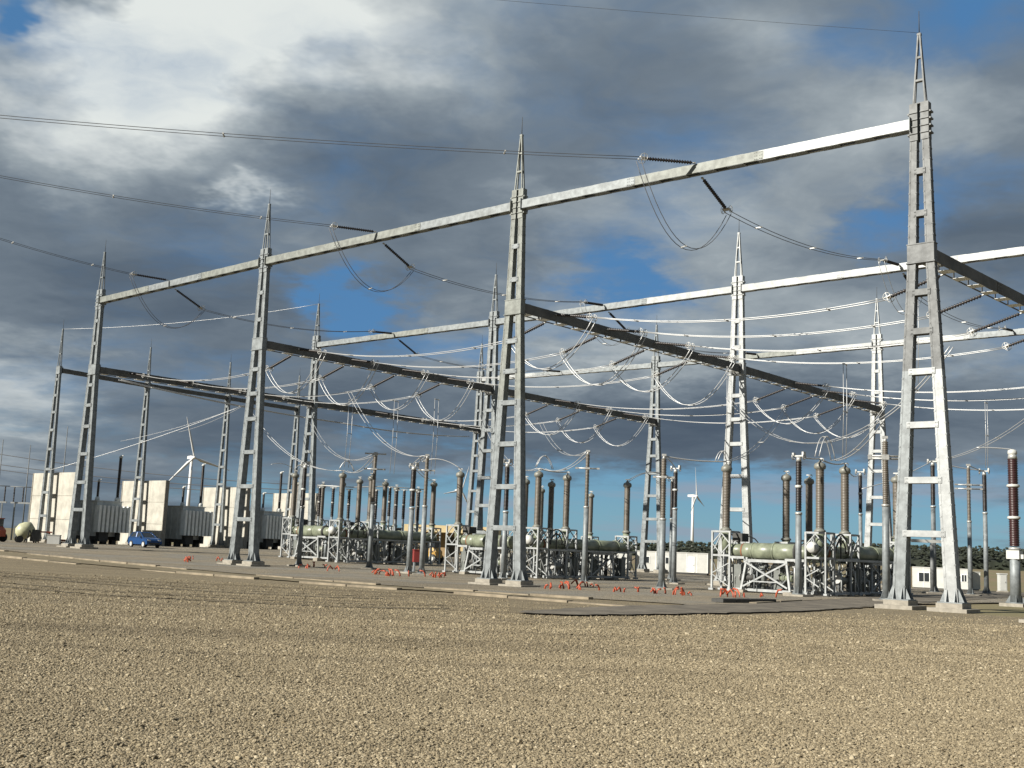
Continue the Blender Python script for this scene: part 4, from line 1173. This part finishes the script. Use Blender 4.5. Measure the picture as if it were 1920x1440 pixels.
# ------------------------------------------------------------------ firewalls, transformers
for k, p in enumerate(D):
    lb = ('leftmost tall pale concrete firewall', 'second pale concrete firewall, left of the blue car', 'third pale concrete firewall between two transformers', 'fourth pale concrete firewall behind the leftmost breaker')[k]
    c = (p[0] + VX * .75, p[1] + VY * .75)
    w = thing('firewall', lb, 'firewall', at3(c), ROTZ, 'concrete firewalls between transformers')
    W = 8.4; H = 6.9
    for r in range(3):
        for q in range(3):
            MB().box((-W / 2 + W / 3 * (q + .5), 0, H / 3 * (r + .5) - (.15 if r == 0 else 0)), (W / 6 - .012, .17 + random.uniform(-.004, .006), H / 6 - .014 + (.15 if r == 0 else 0))).build('panel', WALLC, w)
    for q in (1, 2): MB().box((-W / 2 + W / 3 * q, 0, H / 2), (.010, .13, H / 2)).build('joint', CONC, w)
    for r in (1, 2): MB().box((0, 0, H / 3 * r), (W / 2 - .02, .125, .012)).build('joint', CONC, w)
    for e in (-1, 1): MB().box((e * (W / 2 + .06), 0, H / 2), (.055, .22, H / 2)).build('edge_column', CONC, w)


def transformer(label, loc):
    root = thing('transformer', label, 'transformer', loc, ROTZ, 'grey transformers between firewalls')
    tk = MB().box((-.4, .2, 2.55), (2.6, 1.35, 1.75))
    tk.box((-.4, .2, 4.33), (2.7, 1.45, .04))
    tk.build('tank', TRAFO, root)
    for x in (-2.2, -1.0, .2, 1.4): MB().box((x, -1.2, 2.5), (.06, .05, 1.6)).build('rib', TRAFO, root)
    for k in range(8):
        y = -1.28 + k * .45
        MB().box((2.75, y, 2.55), (.42, .13, 1.32)).build('radiator_fin', RADI, root)
    for z in (1.3, 3.78): MB().cyl((2.75, -1.4, z), (2.75, 2.0, z), .08, None, 8).build('header_pipe', TRAFO, root)
    for k in range(9):
        x = -2.6 + k * .22
        MB().box((x, -1.62, 2.5), (.026, .38, 1.3)).build('radiator_fin', TRAFO, root)
    for (x, y, h, rr, tilt) in ((2.0, 1.1, 4.3, .17, .10), (1.4, -.75, 1.75, .14, .0)):
        b = MB().lathe(insul_profile(4.75, 4.7 + h - .2, rr * .75, int(h * 8), .05), 12).build('bushing', BLACK, root, (x, y, 0))
        MB().lathe([(rr * 1.6, 4.36), (rr * 1.6, 4.6), (rr * 1.1, 4.75)], 12).build('turret', TRAFO, b)
        MB().lathe([(rr * .9, 4.48 + h), (rr * 1.2, 4.56 + h), (rr * .5, 4.75 + h)], 10).bar((0, 0, 4.7 + h), (.5, 0, 4.75 + h), .08, .06).build('terminal', WHITE, b)
    for y in (-.9, 1.2): MB().box((-.4, y, .62), (2.8, .14, .18)).build('skid', DARK, root)
    for x in (-2.2, -.4, 1.4):
        for y in (-1.0, 1.3): MB().box((x, y, .2), (.3, .25, .25)).build('foot_block', DARK, root)
    MB().box((2.4, -.5, .75), (.4, .5, .45)).build('pump', DARK, root); MB().cyl((2.5, 1.2, .4), (2.5, 1.2, 1.2), .25, None, 10).build('pump', DARK, root)
    return root


T0 = transformer('grey finned transformer between first and second firewalls', at3(ut(91.5, 15.8)))
dup(T0, at3(ut(92.0, 26.0)), 'grey finned transformer right behind the blue car')
dup(T0, at3(ut(92.5, 37.0)), 'grey finned transformer farthest right, beside the leftmost breaker')

# ------------------------------------------------------------------ far switchgear at the left edge
for i, (x, lb) in enumerate(((-66.4, 'small far bus frame at the very left edge'), (-63.6, 'small far bus frame with dark insulators left of the firewall'), (-60.6, 'small far bus frame hidden partly by the leftmost firewall'))):
    y = 140 + i; z = g(x, y)
    o = thing('switch_rack', lb, 'switch rack', (x, y, z), .1, 'far bus frames')
    for e in (-1, 1): MB().box((e * .9, 0, 2.2), (.08, .08, 2.3)).build('leg', GALV, o)
    MB().box((0, 0, 4.55), (1.4, .1, .1)).build('crossbar', GALVB, o)
    for e in (-1, 0, 1):
        MB().lathe(insul_profile(4.65, 6.5, .07, 10, .04), 8).build('insulator', BLACK, o, (e * 1.1, 0, 0))
    MB().cyl((-1.6, 0, 6.55), (1.6, 0, 6.55), .06, None, 6).build('busbar', GALVD, o)
    MB().box((0, -.3, .9), (.5, .3, .8)).build('cabinet', CABG if i else GALV, o)


# ------------------------------------------------------------------ wind turbines
def turbine(label, hub, L, phi0, yaw):
    x, y, z = hub
    root = thing('wind_turbine', label, 'wind turbine', (x, y, g(x, y)), yaw, 'distant wind turbines')
    H = z - g(x, y)
    MB().cyl((1.5, 2.2, -1), (1.5, 2.2, H - 1.2), 2.0, 1.2, 16).build('tower', TURB, root)
    MB().loft([[(1.5 + dx * .8, -1.2, H + dz * .8) for dx, dz in ((-1.6, -1.5), (1.6, -1.5), (1.6, 1.5), (-1.6, 1.5))],
               [(1.5 + dx, 1.0, H + dz) for dx, dz in ((-1.7, -1.6), (1.7, -1.6), (1.7, 1.7), (-1.7, 1.7))],
               [(1.5 + dx * .9, 8.0, H + dz * .8) for dx, dz in ((-1.7, -1.3), (1.7, -1.3), (1.7, 1.7), (-1.7, 1.7))]]).build('nacelle', TURB, root)
    hubm = MB().lathe([(.2, -2.2), (1.2, -1.5), (1.5, -.3), (1.4, .6)], 14, (1.5, -1.6, H), Matrix(((1, 0, 0), (0, 0, 1), (0, 1, 0)))).build('hub', TURB, root)
    for k in range(3):
        a = math.radians(phi0 + 120 * k); d = Vector((math.sin(a), 0, math.cos(a))); e = Vector((math.cos(a), 0, -math.sin(a))); rings = []
        for f, ch, th in ((.02, 1.0, .95), (.08, 1.2, .9), (.2, 2.7, .55), (.45, 2.0, .34), (.75, 1.25, .2), (.97, .6, .1), (1, .15, .05)):
            c = Vector((1.5, -2.2, H)) + d * (L * f); tw = math.radians(18 * (1 - f)); ex = e * math.cos(tw) + Vector((0, 1, 0)) * math.sin(tw); ey = Vector((0, 1, 0)) * math.cos(tw) - e * math.sin(tw)
            rings.append([c - ex * ch * .35 , c + ey * th / 1 , c + ex * ch * .65, c - ey * th])
        MB().loft(rings, True, True).build('blade', TURB, hubm)


turbine('large white wind turbine on the left behind the third firewall', (-280, 995, 69.5), 36.5, -16, math.radians(42))
turbine('white wind turbine on the right above the white cabins', (212, 1283, 68.4), 33, -12, math.radians(64))
turbine('small wind turbine just left of the middle mast', (-59, 1390, 68.9), 33, 20, math.radians(50))

# ------------------------------------------------------------------ cabins, building, kiosk, car, small things


def cabin(label, p, rz, L, Wd, H, wins, door=None, nm='portable_cabin'):
    root = thing(nm, label, 'cabin', at3(p), rz, 'white portable cabins')
    MB().box((0, 0, H / 2 + .15), (L / 2, Wd / 2, H / 2 - .02)).build('wall', WHITE, root)
    MB().box((0, 0, H + .19), (L / 2 + .05, Wd / 2 + .05, .05)).build('roof', WHITE, root)
    MB().box((0, 0, .05), (L / 2 - .1, Wd / 2 - .1, .12)).build('base', DARK, root)
    n = int(L / 1.2)
    for k in range(n + 1): MB().box((-L / 2 + L * k / n, -Wd / 2 - .012, H / 2 + .15), (.03, .014, H / 2 - .04)).build('seam', RADI, root)
    for (x, w_, z0, z1) in wins:
        f = MB().box((x, -Wd / 2 - .02, (z0 + z1) / 2), (w_ / 2 + .06, .025, (z1 - z0) / 2 + .06)).build('window', RADI, root)
        for e in (-1, 1): MB().box((x + e * w_ / 4, -Wd / 2 - .05, (z0 + z1) / 2), (w_ / 4 - .03, .012, (z1 - z0) / 2)).build('pane', GLASS, f)
    if door is not None:
        d = MB().box((door, -Wd / 2 - .02, 1.2), (.45, .025, 1.0)).build('door', RADI, root)
        MB().box((door + .32, -Wd / 2 - .06, 1.15), (.03, .02, .06)).build('handle', DARK, d)
    return root


cabin('long white cabin with small windows left of the nearest green tank breaker', (21.9, 149), -.30, 9.4, 2.4, 2.5, ((-3.3, .9, 1.2, 2.0), (-.3, .9, 1.2, 2.0)), 2.6)
cabin('white cabin partly hidden behind the end frame of the middle breaker', (13.4, 150), -.30, 6.2, 2.4, 2.5, ((1.0, .9, 1.2, 2.0),), -1.4)
cabin('white cabin with dark twin window seen between the nearest mast legs', (52.2, 140), -.45, 3.7, 2.6, 2.4, ((-.55, 1.25, .9, 1.95),))
cabin('plain white container behind the right leg of the nearest mast', (55.7, 140.4), -.45, 3.4, 2.6, 2.4, ((.9, .6, 1.1, 1.9),))
cabin('small grey sided cabin right of the nearest mast', (58.1, 142.5), .05, 1.5, 2.4, 2.1, ())
ybp = (-6.5, 141)
yb = thing('site_building', 'low building with cream fascia and brown open front left of middle mast', 'building', at3(ybp), -.12, None)
MB().box((0, .8, 1.5), (5.0, 2.0, 1.6)).build('wall', TANW, yb)
MB().box((0, 0, 3.45), (5.6, 3.2, .42)).build('fascia', CREAM, yb)
MB().box((0, 0, 3.0), (5.3, 3.0, .05)).build('soffit', TANW, yb)
for x in (-4.9, -1.8, 1.6, 4.9): MB().box((x, -2.7, 1.45), (.16, .16, 1.5)).build('column', CREAM, yb)
for x in (-2.9, .2, 3.2):
    f = MB().box((x, -1.24, 1.3), (.8, .04, 1.2)).build('door', DARK, yb); MB().box((x + .55, -1.3, 1.2), (.04, .03, .1)).build('handle', FITT, f)
kp = (37.3, 85.5)
ks = thing('kiosk', 'narrow white kiosk left of the dark red stacked insulator', 'kiosk', at3(kp), -.05, None)
MB().box((0, 0, .72), (.27, .25, .62)).build('body', WHITE, ks); MB().box((0, 0, 1.37), (.31, .29, .035)).build('roof', WHITE, ks)
d = MB().box((0, -.262, .72), (.22, .012, .54)).build('door', WHITE, ks); MB().box((.15, -.28, .75), (.015, .012, .05)).build('handle', DARK, d)
MB().box((0, 0, .0), (.33, .3, .11)).build('plinth', CONC, ks)
wb = thing('white_box', 'small white box on the ground beside the far left mast', 'box', at3((-38.6, 97.5)), .2)
MB().box((0, 0, .35), (.5, .35, .36)).build('body', WHITE, wb); MB().box((0, 0, .74), (.53, .38, .03)).build('lid', WHITE, wb)
rb = thing('equipment_box', 'small red box on legs beside the thick black topped post', 'box', at3((-5.7, 75.0)), .3)
MB().box((0, 0, 1.05), (.34, .25, .38)).build('body', RED, rb); MB().box((0, 0, 1.46), (.37, .28, .03)).build('lid', RED, rb)
for e in (-1, 1): MB().box((e * .25, 0, .34), (.04, .18, .34)).build('leg', GALV, rb)


def roller(p, label, m, rz):
    o = thing('small_machine', label, 'machine', at3(p), rz, 'small site machines')
    MB().loft([[(-.9, -.5, .45), (.9, -.5, .45), (.9, .5, .45), (-.9, .5, .45)], [(-.9, -.5, 1.0), (.95, -.5, .95), (.95, .5, .95), (-.9, .5, 1.0)], [(-.6, -.42, 1.35), (.5, -.42, 1.15), (.5, .42, 1.15), (-.6, .42, 1.35)]]).build('body', m, o)
    for e in (-1, 1):
        for x in (-.6, .62):
            w = MB().cyl((x, e * .5, .38), (x, e * .66, .38), .38, None, 14).build('wheel', TYRE, o)
            MB().cyl((x, e * .66, .38), (x, e * .68, .38), .18, None, 10).build('hub', WHITE, w)
    MB().box((-.3, 0, 1.65), (.35, .40, .32)).build('cab', GLASS, o); MB().box((-.3, 0, 2.0), (.42, .45, .04)).build('roof', m, o)
    MB().tube([(.9, 0, .8), (1.4, 0, 1.3), (1.8, 0, .7)], .07, 6).build('boom', m, o); MB().box((1.85, 0, .55), (.18, .4, .2)).build('bucket', DARK, o)
    return o


roller((-6.6, 101), 'small yellow loader in front of the yellow roofed building', YELLOW, 2.6)
roller((-44.3, 98.5), 'small orange loader cut by the left edge', ORANGE, 2.9)
# pale mixer drum by the leftmost firewall
mx = thing('cement_mixer', 'pale yellow rounded drum with dark frame before the leftmost firewall', 'mixer', at3((-41.2, 97.6)), .5)
MB().lathe([(.25, -.75), (.55, -.55), (.72, -.1), (.62, .35), (.36, .75)], 16, (0, 0, 1.05), Matrix.Rotation(math.radians(55), 3, 'Y')).build('drum', mat('pale_drum', (.40, .40, .26), .5, 0, .15, 3), mx)
MB().bar((.1, -.75, .0), (.3, -.75, 1.1), .09, .09).bar((.9, -.75, 0), (.3, -.75, 1.1), .09, .09).bar((.1, .75, .0), (.3, .75, 1.1), .09, .09).bar((.9, .75, 0), (.3, .75, 1.1), .09, .09).build('frame', DARK, mx)
MB().box((.85, 0, .65), (.35, .45, .5)).build('engine_housing', DARK, mx)
for e in (-1, 1): MB().cyl((-.4, e * .6, .3), (-.4, e * .75, .3), .3, None, 12).build('wheel', TYRE, mx)
tr = thing('orange_trestle', 'small orange trestle between the mixer and the leftmost firewall', 'trestle', at3((-40.0, 98.6)), .4)
for e in (-1, 1):
    for s in (-1, 1): MB().bar((e * .5 + s * .2, 0, 0), (e * .5, 0, .95), .07, .07).build('leg', ORANGE, tr)
MB().box((0, 0, .97), (.7, .06, .06)).build('top_bar', ORANGE, tr)
pw = thing('timber_stack', 'low brown stack at the foot of the leftmost firewall', 'stack', at3((-39.1, 99.6)), .3)
for k in range(6): MB().box((0, (k % 3 - 1) * .27, .1 + .2 * (k // 3)), (.9, .12, .09)).build('plank', RUST, pw)


def car(p, rz):
    o = thing('parked_car', 'small blue hatchback parked before the second firewall', 'car', at3(p), rz)
    prof = [(-1.85, .35), (-1.92, .75), (-1.78, 1.0), (-.95, .98), (-.9, 1.0), (.95, .98), (1.6, .88), (1.9, .72), (1.95, .4), (1.8, .3), (-1.8, .3)]
    def ring(y, s): return [(x, y, .3 + (z - .3) * s) for x, z in prof]
    MB().loft([ring(-.80, .82), ring(-.84, .95), ring(-.78, 1.0), ring(.78, 1.0), ring(.84, .95), ring(.80, .82)]).build('body', BLUE, o)
    lo = [(-1.72, .98), (.95, .96)]; hi = [(-1.35, 1.46), (.15, 1.46)]
    cab = MB().loft([[(-1.74, -.72, .99), (.98, -.72, .97), (.98, .72, .97), (-1.74, .72, .99)], [(-1.32, -.58, 1.44), (.12, -.58, 1.44), (.12, .58, 1.44), (-1.32, .58, 1.44)]]).build('glasshouse', GLASS, o)
    MB().loft([[(-1.36, -.6, 1.435), (.16, -.6, 1.435), (.16, .6, 1.435), (-1.36, .6, 1.435)], [(-1.25, -.52, 1.50), (.02, -.52, 1.50), (.02, .52, 1.50), (-1.25, .52, 1.50)]]).build('roof', BLUE, o)
    for e in (-1, 1):
        for (a, b) in (((-1.74, .99), (-1.32, 1.44)), ((.98, .97), (.12, 1.44)), ((-.45, .98), (-.5, 1.44))):
            MB().bar((a[0], e * .725, a[1]), (b[0], e * .59, b[1]), .07, .07).build('pillar', BLUE, o)
        for x in (-1.2, 1.22):
            w = MB().cyl((x, e * .68, .31), (x, e * .86, .31), .31, None, 18).build('wheel', TYRE, o)
            MB().cyl((x, e * .86, .31), (x, e * .875, .31), .21, None, 14).build('rim', WHITE, w)
        MB().box((1.86, e * .58, .70), (.07, .16, .07)).build('headlight', WHITE, o)
        MB().box((-1.86, e * .62, .85), (.06, .12, .13)).build('tail_light', RED, o)
        MB().box((.72, e * .92, 1.0), (.09, .08, .06)).build('mirror', BLUE, o)
    MB().box((1.95, 0, .42), (.03, .6, .08)).build('grille', DARK, o)
    o.scale = (.86, .86, .9)


car((-31.8, 100.5), -.75)

# orange conduit ends sticking out of the ground along the pad
OR = [(-20.46, 72.79, 4), (-21.43, 77.98, 3), (-19.87, 77.93, 2), (-12.49, 72.17, 3), (-12.2, 75.56, 4), (-10.49, 69.48, 2), (-7.53, 67.71, 5), (-6.51, 65.9, 6), (-6.07, 66.6, 5), (-4.6, 67.86, 2), (-4.04, 66.45, 4), (-3.55, 67.19, 3),
      (2.15, 55.0, 2), (3.14, 56.2, 4), (3.42, 55.4, 4), (4.35, 61.29, 5), (4.6, 55.6, 1), (5.4, 53.9, 4), (6.42, 54.99, 2), (7.3, 53.6, 4), (8.0, 52.2, 4), (8.5, 52.5, 3), (10.3, 52.0, 6), (11.4, 51.9, 1), (12.37, 53.54, 2)]
ON = ('below the far left transformers', 'in front of the blue car', 'near the third firewall', 'left of the leftmost post', 'under the leftmost breaker', 'before the left breakers', 'left of the double crossbar post', 'in the biggest orange heap, left part',
      'in the biggest orange heap, right part', 'at the foot of the thick black post', 'at the foot of the brown insulator post', 'below the yellow building', 'right of the middle mast foot', 'below the middle breaker, left clump', 'below the middle breaker, right clump', 'at the foot of the crossbar post right of the middle mast',
      'lying right of the crossbar post', 'halfway to the tall pale post', 'short of the tall pale post', 'at the foot of the tall pale post', 'right of the tall pale post', 'farther right of the tall pale post', 'in front of the X braced stand', 'leaning alone before the X braced stand', 'upright left of the nearest black topped post')
for i, (x, y, n) in enumerate(OR):
    o = thing('conduit_bundle', f'orange conduit ends {ON[i]}', 'conduit', at3((x, y)), random.uniform(0, 3), 'orange conduit ends along the pad')
    R = random.Random(i)
    for k in range(n):
        a = R.uniform(0, 6.28); bx, by = R.uniform(-.5, .5), R.uniform(-.3, .3); L = R.uniform(.22, .5); dx, dy = math.cos(a), math.sin(a)
        MB().tube([(bx, by, -.15), (bx + dx * L * .1, by + dy * L * .1, L * .35), (bx + dx * L * .35, by + dy * L * .35, L * .7), (bx + dx * L * .8, by + dy * L * .8, L * (.75 if R.random() < .5 else .25))], .042, 7).build('conduit', ORANGE, o)
tl = thing('trench_cover', 'dark flat trench cover in front of the X braced stand', 'trench cover', at3((9.55, 45.4)), math.atan2(45.68 - 43.76, 10.77 - 8.28))
for k in range(4): MB().box((-1.2 + .8 * k, 0, .08), (.385, .3, .07)).build('slab', DARK, tl)
tl2 = thing('trench_cover', 'dark flat trench cover at the lower right edge', 'trench cover', at3((17.35, 36.6)), .5)
for k in range(3): MB().box((-.6 + .6 * k, 0, .05), (.28, .35, .05)).build('slab', CONC, tl2)
